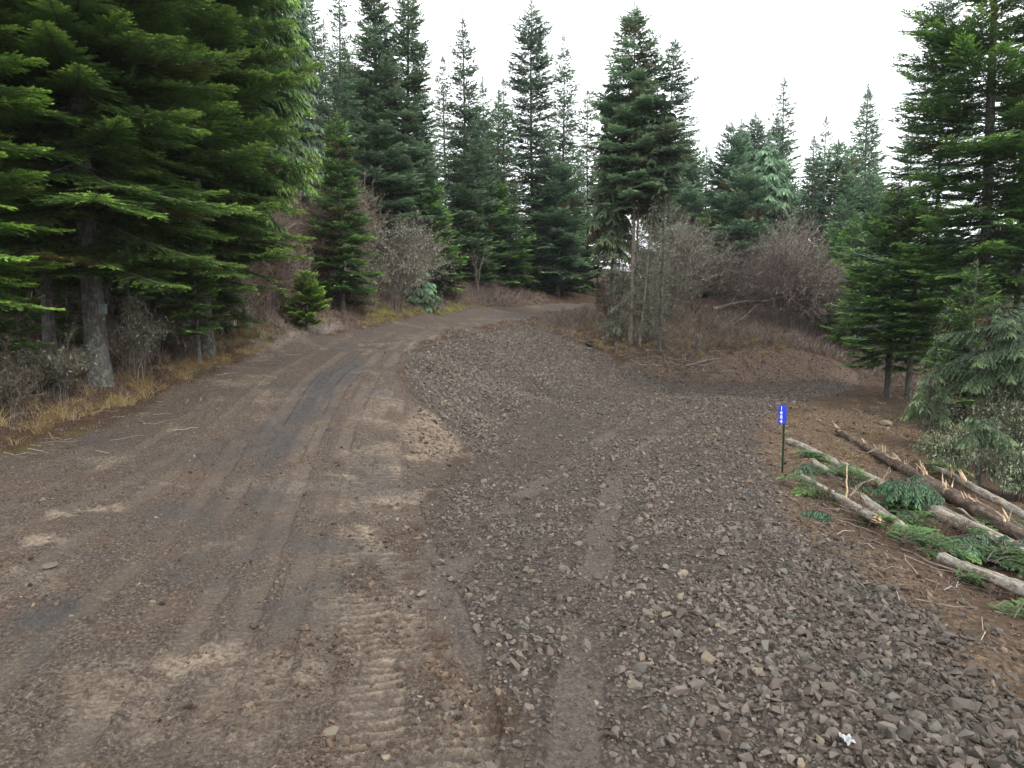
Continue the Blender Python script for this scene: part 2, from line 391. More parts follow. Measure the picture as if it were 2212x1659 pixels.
def ground_material():
    m, nt, b = mat("earth", .93, .12)
    g = nt.nodes.new("ShaderNodeNewGeometry").outputs['Position']
    A = sep(nt, attr(nt, "za")); B = sep(nt, attr(nt, "zb")); Cc = sep(nt, attr(nt, "zc"))
    road, grav, cut = A[0], A[1], A[2]; moss, dust, fill = B[0], B[1], B[2]; tan, dark, lane = Cc[0], Cc[1], Cc[2]
    ns = noise(nt, g, .6, 5); nm = noise(nt, g, 3.2, 6, .65); nf = noise(nt, g, 26, 5, .7); nff = noise(nt, g, 90, 3, .7)
    litter = ramp(nt, nf, [(.30, (.018, .012, .008)), (.48, (.060, .040, .026)), (.6, (.105, .075, .047)), (.75, (.22, .165, .105))])
    litter = mixc(nt, ramp(nt, nm, [(.45, 0.), (.62, 1.)]), litter, mixc(nt, .55, litter, (.085, .045, .03)))
    mud = ramp(nt, nf, [(.36, (.034, .025, .019)), (.46, (.078, .061, .049)), (.54, (.122, .098, .080)), (.66, (.25, .205, .162))])
    mud = mixc(nt, ramp(nt, nm, [(.4, 0.), (.65, .75)]), mud, mixc(nt, .5, mud, (.135, .095, .066)))
    mud = mixc(nt, ramp(nt, ns, [(.42, 0.), (.6, .5)]), mud, mixc(nt, .5, mud, (.07, .058, .054)))
    tanc = ramp(nt, nf, [(.3, (.14, .105, .072)), (.58, (.34, .275, .205))])
    tf = mth(nt, 'MULTIPLY', mth(nt, 'MULTIPLY', tan, ramp(nt, noise(nt, g, 6, 8, .78), [(.42, 0.), (.53, 1.)])), .9)
    mud = mixc(nt, mth(nt, 'MULTIPLY', lane, .45), mud, ramp(nt, nff, [(.35, (.085, .067, .053)), (.65, (.20, .162, .130))]))
    mud = mixc(nt, ramp(nt, noise(nt, g, 1.1, 6, .7), [(.5, 0.), (.66, .5)]), mud, mixc(nt, .5, mud, (.14, .085, .052)))
    mud = mixc(nt, tf, mud, tanc)
    mud = mixc(nt, mth(nt, 'MULTIPLY', dark, .75), mud, ramp(nt, nff, [(.3, (.034, .034, .034)), (.7, (.10, .10, .098))]))
    # crushed rock bedding
    vo = N(nt, "ShaderNodeTexVoronoi", Scale=22.0); nt.links.new(g, vo.inputs['Vector'])
    vcol = ramp(nt, sep(nt, vo.outputs['Color'])[0], [(0, (.040, .034, .031)), (.45, (.085, .070, .060)), (.8, (.125, .106, .092)), (1, (.19, .155, .12))])
    gr = mixc(nt, ramp(nt, vo.outputs['Distance'], [(.45, 0.), (.75, 1.)]), vcol, (.035, .027, .022))
    gr = mixc(nt, ramp(nt, nm, [(.42, 0.), (.62, .8)]), gr, mixc(nt, .65, gr, (.13, .103, .082)))
    gr = mixc(nt, mth(nt, 'MULTIPLY', lane, .6), gr, ramp(nt, nf, [(.3, (.08, .065, .054)), (.6, (.18, .15, .128))]))
    cutc = ramp(nt, noise(nt, g, 9, 6, .7), [(.3, (.048, .032, .023)), (.5, (.115, .080, .058)), (.66, (.20, .145, .105))])
    fillc = ramp(nt, noise(nt, g, 12, 6, .72), [(.3, (.048, .032, .021)), (.5, (.118, .082, .055)), (.68, (.23, .17, .115))])
    mossc = ramp(nt, nf, [(.3, (.045, .055, .012)), (.55, (.19, .19, .035)), (.7, (.32, .30, .07))])
    dustc = ramp(nt, nf, [(.3, (.11, .085, .07)), (.52, (.26, .215, .19)), (.66, (.44, .39, .36))])
    c = mixc(nt, fill, litter, fillc)
    c = mixc(nt, mth(nt, 'MULTIPLY', moss, ramp(nt, noise(nt, g, 5, 4, .7), [(.36, 0.), (.52, .95)])), c, mossc)
    c = mixc(nt, mth(nt, 'MULTIPLY', dust, .8), c, dustc)
    c = mixc(nt, cut, c, cutc)
    c = mixc(nt, grav, c, gr)
    c = mixc(nt, road, c, mud)
    nt.links.new(c, b.inputs['Base Color'])
    rg = ramp(nt, mth(nt, 'MULTIPLY', dark, nm), [(.1, .93), (.5, .72)]); nt.links.new(rg, b.inputs['Roughness'])
    h1 = mth(nt, 'ADD', nf, mth(nt, 'MULTIPLY', nff, .5))
    p = bump(nt, None, h1, 1.0, .045)
    p = bump(nt, None, noise(nt, g, 9, 5, .7), .7, .05, p)
    hv = mth(nt, 'MULTIPLY', vo.outputs['Distance'], mth(nt, 'MULTIPLY', grav, -1.0))
    bump(nt, b, hv, .9, .03, p)
    return m
def rock_material():
    m, nt, b = mat("crushed_rock", .82, .3)
    g = nt.nodes.new("ShaderNodeNewGeometry").outputs['Position']
    A = sep(nt, attr(nt, "ra"))
    c = ramp(nt, A[0], [(0, (.034, .028, .023)), (.22, (.070, .055, .044)), (.5, (.110, .089, .074)), (.72, (.16, .132, .110)), (.86, (.092, .090, .080)), (.94, (.19, .15, .10)), (1, (.22, .19, .145))])
    c = mixc(nt, ramp(nt, noise(nt, g, 30, 4, .7), [(.45, 0.), (.68, .6)]), c, (.095, .071, .056))
    c = mixc(nt, A[1], c, mixc(nt, 1.0, c, (.70, .80, .80), 'MULTIPLY'))
    nt.links.new(c, b.inputs['Base Color'])
    bump(nt, b, noise(nt, g, 60, 4, .7), .5, .01)
    return m
def foliage_material(name, dark_, mid, tip, trans=.32):
    m, nt, b = mat(name, .5, .5)
    A = sep(nt, attr(nt, "fa"))           # tip amount, random, dead
    oc = nt.nodes.new("ShaderNodeObjectInfo").outputs['Color']
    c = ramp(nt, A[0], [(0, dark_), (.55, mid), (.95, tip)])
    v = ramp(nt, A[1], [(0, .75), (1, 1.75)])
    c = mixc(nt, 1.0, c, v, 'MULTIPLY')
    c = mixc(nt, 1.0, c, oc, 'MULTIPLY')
    c = mixc(nt, A[2], c, (.11, .055, .028))
    nt.links.new(c, b.inputs['Base Color'])
    tr = nt.nodes.new("ShaderNodeBsdfTranslucent"); nt.links.new(c, tr.inputs['Color'])
    mx = nt.nodes.new("ShaderNodeMixShader"); mx.inputs['Fac'].default_value = trans
    out = nt.nodes["Material Output"]
    nt.links.new(b.outputs[0], mx.inputs[1]); nt.links.new(tr.outputs[0], mx.inputs[2]); nt.links.new(mx.outputs[0], out.inputs['Surface'])
    return m
def bark_material(name, c0, c1, c2, sc=1.0, lichen=0.0, stretch=.25):
    m, nt, b = mat(name, .95, .1)
    tc = nt.nodes.new("ShaderNodeTexCoord").outputs['Object']
    mp = N(nt, "ShaderNodeMapping"); nt.links.new(tc, mp.inputs['Vector']); mp.inputs['Scale'].default_value = (1, 1, stretch)
    n1 = noise(nt, mp.outputs[0], 14 * sc, 6, .7, .5); n2 = noise(nt, tc, 2.2 * sc, 4)
    c = ramp(nt, n1, [(.3, c0), (.5, c1), (.7, c2)])
    c = mixc(nt, ramp(nt, n2, [(.4, 0.), (.65, .5)]), c, mixc(nt, 1, c, (.6, .62, .62), 'MULTIPLY'))
    if lichen: c = mixc(nt, ramp(nt, noise(nt, tc, 6 * sc, 5, .7), [(.52, 0.), (.62, lichen)]), c, (.22, .25, .19))
    nt.links.new(c, b.inputs['Base Color'])
    vo = N(nt, "ShaderNodeTexVoronoi", Scale=16.0 * sc, feature='DISTANCE_TO_EDGE'); nt.links.new(mp.outputs[0], vo.inputs['Vector'])
    p = bump(nt, None, n1, .9, .04); bump(nt, b, ramp(nt, vo.outputs['Distance'], [(0, 0.), (.15, 1.)]), .6, .02, p)
    return m
def varied(name, stops, rough=.9, spec=.15, nsc=20, oc=False):
    m, nt, b = mat(name, rough, spec)
    A = sep(nt, attr(nt, "fa"))
    g = nt.nodes.new("ShaderNodeNewGeometry").outputs['Position']
    c = ramp(nt, A[1], stops)
    c = mixc(nt, .5, c, mixc(nt, 1, c, ramp(nt, noise(nt, g, nsc, 3), [(.3, .55), (.7, 1.5)]), 'MULTIPLY'))
    if oc: c = mixc(nt, 1, c, nt.nodes.new("ShaderNodeObjectInfo").outputs['Color'], 'MULTIPLY')
    nt.links.new(c, b.inputs['Base Color']); return m
def plain(name, col, rough=.6, spec=.4, metal=0, var=.3):
    m, nt, b = mat(name, rough, spec); b.inputs['Metallic'].default_value = metal
    tc = nt.nodes.new("ShaderNodeTexCoord").outputs['Object']
    c = mixc(nt, var, col, mixc(nt, 1, col, ramp(nt, noise(nt, tc, 12, 5), [(.3, .4), (.7, 1.4)]), 'MULTIPLY'))
    nt.links.new(c, b.inputs['Base Color']); bump(nt, b, noise(nt, tc, 40, 3), .15, .003); return m

M_GROUND = ground_material(); M_ROCK = rock_material()
M_FIR = foliage_material("fir_needles", (.038, .070, .020), (.080, .150, .036), (.20, .32, .066))
M_HEM = foliage_material("drooping_needles", (.032, .052, .026), (.072, .108, .052), (.14, .18, .085))
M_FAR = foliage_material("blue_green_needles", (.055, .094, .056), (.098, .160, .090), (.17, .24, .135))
M_BARK = bark_material("grey_bark", (.035, .032, .028), (.095, .088, .080), (.19, .18, .165), 1.0, .55)
M_BARKB = bark_material("brown_bark", (.09, .07, .052), (.20, .165, .125), (.33, .28, .225), 1.2, .35)
M_LOGP = bark_material("pale_bark", (.05, .038, .028), (.22, .19, .15), (.46, .43, .37), 2.2, .5, 1.0)
M_LOGD = bark_material("rough_log_bark", (.035, .024, .018), (.12, .085, .062), (.24, .19, .15), 1.4, .45, .6)
M_LIMB = varied("limb_bark", [(0, (.045, .038, .030)), (1, (.12, .105, .088))])
M_TWIG = varied("bare_twigs", [(0, (.055, .045, .038)), (.5, (.115, .096, .082)), (1, (.195, .175, .155))], oc=True)
M_LICH = varied("lichen", [(0, (.11, .13, .080)), (.5, (.19, .215, .14)), (1, (.32, .34, .25))], oc=True)
M_GRASS = varied("dry_grass", [(0, (.075, .05, .028)), (.5, (.19, .13, .065)), (.8, (.33, .25, .11)), (1, (.46, .38, .22))])
M_LITTER = varied("leaf_litter", [(0, (.03, .018, .012)), (.5, (.10, .060, .036)), (.85, (.19, .12, .07)), (1, (.34, .28, .22))])
M_STICK = varied("dead_sticks", [(0, (.06, .045, .035)), (.6, (.16, .13, .10)), (1, (.36, .31, .26))])
def log_material(name, main, dark_, peel, k):
    m, nt, b = mat(name, .85, .2)
    v = attr(nt, "lc"); mp = N(nt, "ShaderNodeMapping"); nt.links.new(v, mp.inputs['Vector']); mp.inputs['Scale'].default_value = (.45, 1, 1)
    mp2 = N(nt, "ShaderNodeMapping"); nt.links.new(v, mp2.inputs['Vector']); mp2.inputs['Scale'].default_value = (2.6, .8, 1)
    n1 = noise(nt, mp.outputs[0], 7, 8, .72, .6); n2 = noise(nt, mp2.outputs[0], 9, 6, .7); n3 = noise(nt, v, 26, 5, .7)
    c = mixc(nt, ramp(nt, n3, [(.35, 0.), (.65, 1.)]), main, [q * .55 for q in main])
    c = mixc(nt, ramp(nt, n1, [(k, 0.), (k + .07, .9)]), c, dark_)
    c = mixc(nt, ramp(nt, n2, [(.58, 0.), (.64, .8)]), c, [q * .35 for q in main])
    c = mixc(nt, ramp(nt, noise(nt, v, 2.6, 7, .75, 1.), [(.60, 0.), (.63, 1.)]), c, peel)
    nt.links.new(c, b.inputs['Base Color']); p = bump(nt, None, n1, 1.0, .03); bump(nt, b, n3, .7, .012, p); return m
M_LOGP = log_material("pale_log_bark", (.40, .37, .31), (.13, .10, .075), (.30, .18, .10), .47)
M_LOGD = log_material("rough_brown_bark", (.20, .155, .12), (.055, .038, .028), (.36, .24, .14), .46)
M_WOOD = plain("split_wood", (.52, .32, .15), .8, .2, 0, .6)
M_SPL = varied("wood_splinters", [(0, (.26, .16, .09)), (.4, (.45, .33, .21)), (1, (.64, .53, .37))])
M_RUB = plain("tyre_rubber", (.018, .018, .019), .75, .35)
M_BLUE = plain("sign_blue", (.008, .03, .45), .35, .5, 0, .05)
M_WHITE = plain("sign_white", (.72, .78, .84), .5, .4, 0, .05)
M_POST = plain("green_post", (.012, .035, .014), .5, .4, 0, .4)
M_STAKE = plain("pale_stake", (.34, .33, .28), .8, .2, 0, .3)
M_BOXM = plain("weathered_box", (.14, .17, .16), .7, .3, 0, .4)
M_RAG = plain("white_scrap", (.34, .35, .36), .6, .3, 0, .4)

# ------------------------------------------------------------------ ground
def build_ground():
    th = np.concatenate([np.linspace(-180, -48, 60)[:-1], np.linspace(-48, -40, 30)[:-1], np.linspace(-40, 40, 950), np.linspace(40, 48, 30)[1:], np.linspace(48, 180, 60)[1:-1]])
    r = np.concatenate([[.3, .8, 1.5, 2.3, 3.1, 3.7], np.exp(np.linspace(math.log(4.2), math.log(17), 520)), np.exp(np.linspace(math.log(17), math.log(70), 420))[1:], np.exp(np.linspace(math.log(70), math.log(900), 60))[1:]])
    T, Rr = np.meshgrid(np.radians(th), r)
    x = (Rr * np.sin(T)).ravel(); y = (Rr * np.cos(T)).ravel()
    z, m = surf(x, y)
    nr, nth = len(r), len(th)
    idx = np.arange(nr * nth).reshape(nr, nth)
    a = idx[:-1]; d = idx[1:]; b = np.roll(idx, -1, 1)[:-1]; c = np.roll(idx, -1, 1)[1:]
    Fq = np.stack([a, b, c, d], -1)[:, :, ::-1].reshape(-1, 4)
    A = Acc(); v = np.stack([x, y, z], 1)
    v = np.vstack([v, [[0, 0, z[:nth].mean()]]])
    ctr = len(v) - 1
    def pad(*k): return np.vstack([np.stack(k, 1), np.zeros((1, 3))])
    A.add(v, Fq, za=pad(m['road'], m['grav'], m['cut']), zb=pad(m['moss'], m['dust'], m['fill']), zc=pad(np.clip(m['tan'] + .75 * m['ridge'] * m['road'], 0, 1), m['dark'], m['lane']))
    tri = np.stack([np.full(nth, ctr), np.roll(idx[0], -1), idx[0]], 1)
    A.f.append(tri)
    o = A.build("ground", M_GROUND, smooth=True); tag(o, kind='structure')
build_ground()

# ------------------------------------------------------------------ gravel stones
def rock_protos(n=14):
    out = []; rs = np.random.RandomState(3)
    for i in range(n):
        bm = bmesh.new()
        for p in unit(rs.normal(size=(11, 3))) * (np.array([1, .78, .60]) * (.85 + .3 * rs.rand(3))): bm.verts.new(p)
        g = bmesh.ops.convex_hull(bm, input=bm.verts); bmesh.ops.triangulate(bm, faces=bm.faces)
        loose = [v for v in bm.verts if not v.link_faces]; bmesh.ops.delete(bm, geom=loose, context='VERTS')
        bm.verts.index_update(); bmesh.ops.recalc_face_normals(bm, faces=bm.faces)
        out.append((np.array([v.co[:] for v in bm.verts]), np.array([[v.index for v in f.verts] for f in bm.faces]))); bm.free()
    return out
RP = rock_protos()
def scatter_rocks(acc, x, y, size, rs, tint=None, embed=.25, blue=None):
    z, m = surf(x, y)
    n = len(x); kind = rs.randint(0, len(RP), n)
    q = rs.normal(size=(n, 4)); q[:, 0:1] *= 1.0; q[:, 1:3] *= .6; q[:, 3] *= 2.0; q = unit(q)
    w, a, b, c = q.T
    Rm = np.stack([1 - 2 * (b * b + c * c), 2 * (a * b - c * w), 2 * (a * c + b * w), 2 * (a * b + c * w), 1 - 2 * (a * a + c * c), 2 * (b * c - a * w), 2 * (a * c - b * w), 2 * (b * c + a * w), 1 - 2 * (a * a + b * b)], 1).reshape(n, 3, 3)
    t = rs.rand(n) if tint is None else tint
    bl = (rs.rand(n) < .12).astype(float) * rs.rand(n) if blue is None else blue
    for k, (V, Fc) in enumerate(RP):
        s = np.where(kind == k)[0]
        if not len(s): continue
        P = np.einsum('nij,vj->nvi', Rm[s], V) * (size[s, None, None] * .5) + np.stack([x[s], y[s], z[s] + size[s] * embed * .5], 1)[:, None, :]
        Fa = (Fc[None] + (np.arange(len(s)) * len(V))[:, None, None]).reshape(-1, 3)
        ra = np.repeat(np.stack([t[s], bl[s], t[s]], 1), len(V), 0)
        acc.add(P.reshape(-1, 3), Fa, ra=ra)
def build_gravel():
    rs = np.random.RandomState(11); A = Acc()
    lo, hi = Z_GRAV.min(0), Z_GRAV.max(0)
    # (y range, per m2, size mean, size sd)
    for (y0, y1, dens, mu, sg) in [(3.6, 9, 460, .050, .52), (9, 15, 360, .050, .50), (15, 24, 260, .062, .44), (24, 48, 140, .092, .38)]:
        x0, x1 = -y1 * .78 - 1, y1 * .78 + 1
        x0 = max(x0, lo[0] - 1); x1 = min(x1, hi[0] + 1)
        n = int((x1 - x0) * (y1 - y0) * dens)
        x = rs.uniform(x0, x1, n); y = rs.uniform(y0, y1, n)
        k = np.abs(x) < .80 * y + 2.2; x = x[k]; y = y[k]
        z, m = surf(x, y)
        patch = sstep(-.35, .30, fbm(x, y, 1.2, 4, 21) + .10 * (x - .12 * y - 1))
        p = np.clip(m['grav'] + .35 * sstep(-1.3, .2, sdf(Z_GRAV, x, y) + fbm(x, y, 1.5, 3, 33) * .9), 0, 1) * (.14 + .86 * patch) * (1 - .6 * m['lane'])
        # coarser and closer towards the outer shoulder
        edge = sstep(.5, 3.0, x - .25 * y) * (y < 12)
        bank = sstep(-.5, .3, sdf(Z_BANK, x, y)); p = np.where(y > 14, p * (.42 + .58 * bank) + .5 * bank * m['grav'], p)
        p = np.clip(p + edge * m['grav'] * .5, 0, 1)
        k = rs.rand(len(x)) < p
        x, y, edge, bank = x[k], y[k], edge[k], bank[k]
        size = mu * np.exp(sg * rs.normal(size=len(x))) * (1 + .30 * edge + .25 * bank)
        size = np.clip(size, .018, .19)
        tint = np.clip(rs.beta(2.0, 2.4, len(x)) , 0, 1)
        tint = np.where(rs.rand(len(x)) < .13, rs.uniform(.78, 1, len(x)), tint)
        tint = tint * (1 - .40 * edge)
        blue = np.clip(edge * .8 * rs.rand(len(x)) + (rs.rand(len(x)) < .1) * .8 + .9 * sstep(.35, .6, fbm(x, y, .9, 3, 50)), 0, 1)
        scatter_rocks(A, x, y, size, rs, tint, .22, blue)
    # fine chips between the stones close by
    n = 26000; x = rs.uniform(-1, 8, n); y = rs.uniform(4, 12, n)
    z, m = surf(x, y); k = (m['grav'] > .3) & (np.abs(x) < .8 * y); x, y = x[k], y[k]
    scatter_rocks(A, x, y, rs.uniform(.008, .022, len(x)), rs, rs.rand(len(x)), .4)
    # few stones spilled on the muddy road
    n = 9000; x = rs.uniform(-14, 1, n); y = rs.uniform(4.2, 26, n); z, m = surf(x, y)
    dd = np.clip(1 - sdf(Z_GRAV, x, y) / -1.6, 0, 1)
    k = (m['road'] > .5) & (rs.rand(len(x)) < .10 + dd * .6) & (np.abs(x) < .8 * y + 1); x, y = x[k], y[k]
    scatter_rocks(A, x, y, np.clip(.022 * np.exp(.5 * rs.normal(size=len(x))), .008, .09), rs, rs.rand(len(x)), .25)
    o = A.build("gravel", M_ROCK); tag(o, "crushed grey brown rock spread over the driveway and its bank", "gravel", kind='stuff')
build_gravel()
def build_clods():
    rs = np.random.RandomState(12); A = Acc()
    n = 42000; x = rs.uniform(-10, 2, n); y = rs.uniform(4.2, 17, n); z, m = surf(x, y)
    p = m['road'] * (.12 + .9 * sstep(.0, .5, fbm(x, y, .9, 4, 23))) * (1 - .5 * m['lane'])
    k = (rs.rand(len(x)) < p) & (np.abs(x) < .8 * y + 1); x, y = x[k], y[k]
    scatter_rocks(A, x, y, np.clip(.022 * np.exp(.6 * rs.normal(size=len(x))), .008, .12), rs, rs.rand(len(x)), .15)
    n = 60000; x = rs.uniform(-5, .8, n); y = rs.uniform(4.2, 12, n); z, m = surf(x, y)
    c0 = -.9 - .03 * y; p = m['road'] * np.exp(-((x - c0) / 1.3) ** 2) * sstep(-.15, .35, fbm(x, y, 1.6, 4, 88)) * (1 - .6 * m['lane'])
    k = rs.rand(n) < p; x, y = x[k], y[k]; scatter_rocks(A, x, y, np.clip(.030 * np.exp(.6 * rs.normal(size=len(x))), .01, .13), rs, rs.beta(2, 2, len(x)), .05)
    # clods on the disturbed soil by the logs and under the cut
    for (x0, x1, y0, y1, n) in [(5, 16, 8, 27, 7000), (3.5, 9, 4.5, 12, 5000), (5, 22, 36, 44, 4000), (-4, -1, 15, 24, 2500)]:
        x = rs.uniform(x0, x1, n); y = rs.uniform(y0, y1, n); z, m = surf(x, y)
        k = rs.rand(n) < np.maximum(np.maximum(m['fill'], m['cut']), m['clay']) * .8; x, y = x[k], y[k]
        scatter_rocks(A, x, y, np.clip((.035 + .0012 * y) * np.exp(.5 * rs.normal(size=len(x))), .012, .2), rs, rs.rand(len(x)), .1)
    o = A.build("dirt_clods", varied2()); tag(o, "loose brown dirt clods on the muddy road and fresh soil", "dirt", kind='stuff')
def varied2():
    m, nt, b = mat("dirt_clod", .95, .1)
    A = sep(nt, attr(nt, "ra")); g = nt.nodes.new("ShaderNodeNewGeometry").outputs['Position']
    c = ramp(nt, A[0], [(0, (.045, .033, .026)), (.5, (.085, .063, .048)), (.85, (.13, .09, .062)), (1, (.22, .17, .12))])
    nt.links.new(c, b.inputs['Base Color']); bump(nt, b, noise(nt, g, 50, 4, .7), .7, .015); return m
build_clods()

# ------------------------------------------------------------------ conifers
G_HILL = "firs on the hillside beyond the muddy road"
UP = np.array([0, 0, 1.0])
KIND = {
    'fir':    dict(kl=.40, th1=58, hang=.05, thang=.00, nj=.35, a_top=.75, a_bot=-.30, b=.22, pw=.85, sp1=.105, sp2=.048, tl=.155, tw=.0215),
    'spire':  dict(kl=.34, th1=58, hang=.02, thang=-.05, nj=.45, a_top=.55, a_bot=-.25, b=.20, pw=.80, sp1=.105, sp2=.050, tl=.155, tw=.022),
    'droop':  dict(kl=.42, th1=52, hang=.60, thang=.75, nj=.9, a_top=.50, a_bot=-.45, b=-.15, pw=.75, sp1=.10, sp2=.048, tl=.190, tw=.024),
}
def spray(acc, O, az, L, a, b, q, K, rs, dead=None, dens=1.0, tipboost=0.0, flat=None):
    """needle sprays along a set of branches"""
    N_ = len(L); q = np.broadcast_to(q, (N_,)).astype(float)
    if dead is None: dead = np.zeros(N_)
    dirh = np.stack([np.cos(az), np.sin(az), np.zeros(N_)], 1); S = np.stack([-np.sin(az), np.cos(az), np.zeros(N_)], 1)
    nb = np.maximum(3, (L / (K['sp1'] * q) * 2 * dens).astype(int))
    bi = np.repeat(np.arange(N_), nb); j = np.concatenate([np.arange(k) for k in nb])
    s = .10 + .90 * (j + rs.rand(len(j))) / nb[bi]
    side = np.where(j % 2 == 0, 1.0, -1.0)
    Lb = L[bi]; qb = q[bi]
    P = O[bi] + dirh[bi] * (Lb * s)[:, None] + UP * (Lb * (a[bi] * s + b[bi] * s * s))[:, None]
    T = unit(dirh[bi] + UP * (a[bi] + 2 * b[bi] * s)[:, None])
    th = np.radians(K['th1'] + rs.normal(size=len(j)) * 9) * (1 - .45 * s ** 3)
    l = (Lb * K['kl'] * (1 - s) ** .75 * np.minimum(1, .35 + 2.2 * s) + .13 * qb) * rs.uniform(.7, 1.2, len(j))
    D = unit(T * np.cos(th)[:, None] + S[bi] * (side * np.sin(th))[:, None] - UP * (K['hang'] * rs.uniform(.5, 1.3, len(j)))[:, None] + rs.normal(size=(len(j), 3)) * .07)
    nt_ = np.maximum(3, (l / (K['sp2'] * qb) * 2 * dens).astype(int))
    ci = np.repeat(np.arange(len(j)), nt_); k = np.concatenate([np.arange(t) for t in nt_]) if len(nt_) else np.zeros(0, int)
    t = (k + rs.rand(len(k))) / nt_[ci]
    sd2 = np.where(k % 2 == 0, 1.0, -1.0)
    sag = K['hang'] * .5
    Pt = P[ci] + D[ci] * (l[ci] * t)[:, None] - UP * (sag * l[ci] * t * t)[:, None]
    S2 = unit(np.cross(D[ci], UP))
    ang = np.radians(48) * (1 - .7 * t ** 2) * rs.uniform(.6, 1.2, len(k))
    td = unit(D[ci] * np.cos(ang)[:, None] + S2 * (sd2 * np.sin(ang))[:, None] - UP * (K['thang'] * rs.uniform(.6, 1.4, len(k)))[:, None] + rs.normal(size=(len(k), 3)) * .13)
    tl = K['tl'] * qb[ci] * rs.uniform(.6, 1.25, len(k)); tw = K['tw'] * qb[ci] * rs.uniform(.75, 1.25, len(k))
    nr = unit(UP + rs.normal(size=(len(k), 3)) * K['nj'])
    V, Fq = blades(Pt, td, tl, tw, nr)
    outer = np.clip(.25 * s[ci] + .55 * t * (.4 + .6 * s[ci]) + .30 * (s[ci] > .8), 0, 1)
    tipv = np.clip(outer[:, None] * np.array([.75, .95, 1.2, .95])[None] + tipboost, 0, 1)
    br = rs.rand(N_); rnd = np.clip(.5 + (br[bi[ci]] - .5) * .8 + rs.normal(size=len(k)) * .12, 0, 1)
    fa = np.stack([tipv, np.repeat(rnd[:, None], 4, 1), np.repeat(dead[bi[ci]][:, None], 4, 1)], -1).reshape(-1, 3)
    acc.add(V, Fq, fa=fa)
    return P, D, l
def limb_lines(O, az, L, a, b, k=6):
    s = np.linspace(0, .97, k)[None]; dirh = np.stack([np.cos(az), np.sin(az), np.zeros(len(az))], 1)
    return O[:, None] + dirh[:, None] * (L[:, None] * s)[..., None] + UP * (L[:, None] * (a[:, None] * s + b[:, None] * s * s))[..., None]
def fa_const(n, rs, lo=0., hi=1., per=1):
    r = np.repeat(rs.uniform(lo, hi, n // per), per); r = np.concatenate([r, np.full(n - len(r), .5)])
    return np.stack([r * 0, r, r * 0], 1)

def trunk_mesh(root, H, r0, lean, rs, m, cut_at=1.0, sides=12, dist=30):
    k = 26; t = np.linspace(0, cut_at, k); z = t * H
    rr = r0 * (1 - t) ** .8 * .93 + .012; rr = rr + r0 * .45 * np.exp(-z / .35) ; 
    bx = lean[0] * t + .004 * H * np.sin(t * 5 + rs.rand() * 6); by = lean[1] * t + .004 * H * np.cos(t * 4 + rs.rand() * 6)
    P = np.stack([bx - bx[0], by - by[0], z - .35 * (t == 0)], 1)[None]
    V, Fq = tubes(P, rr[None], sides)
    ringn = np.arange(len(V)) % sides
    c = np.repeat(P[0], sides, 0)
    V = c + (V - c) * (1 + .10 * np.sin(ringn * 2.4 + c[:, 2] * .6) + .05 * rs.normal(size=len(V)))[:, None]
    A = Acc(); A.add(V, Fq); o = A.build("trunk", m, root, True)
    return P[0], t * H

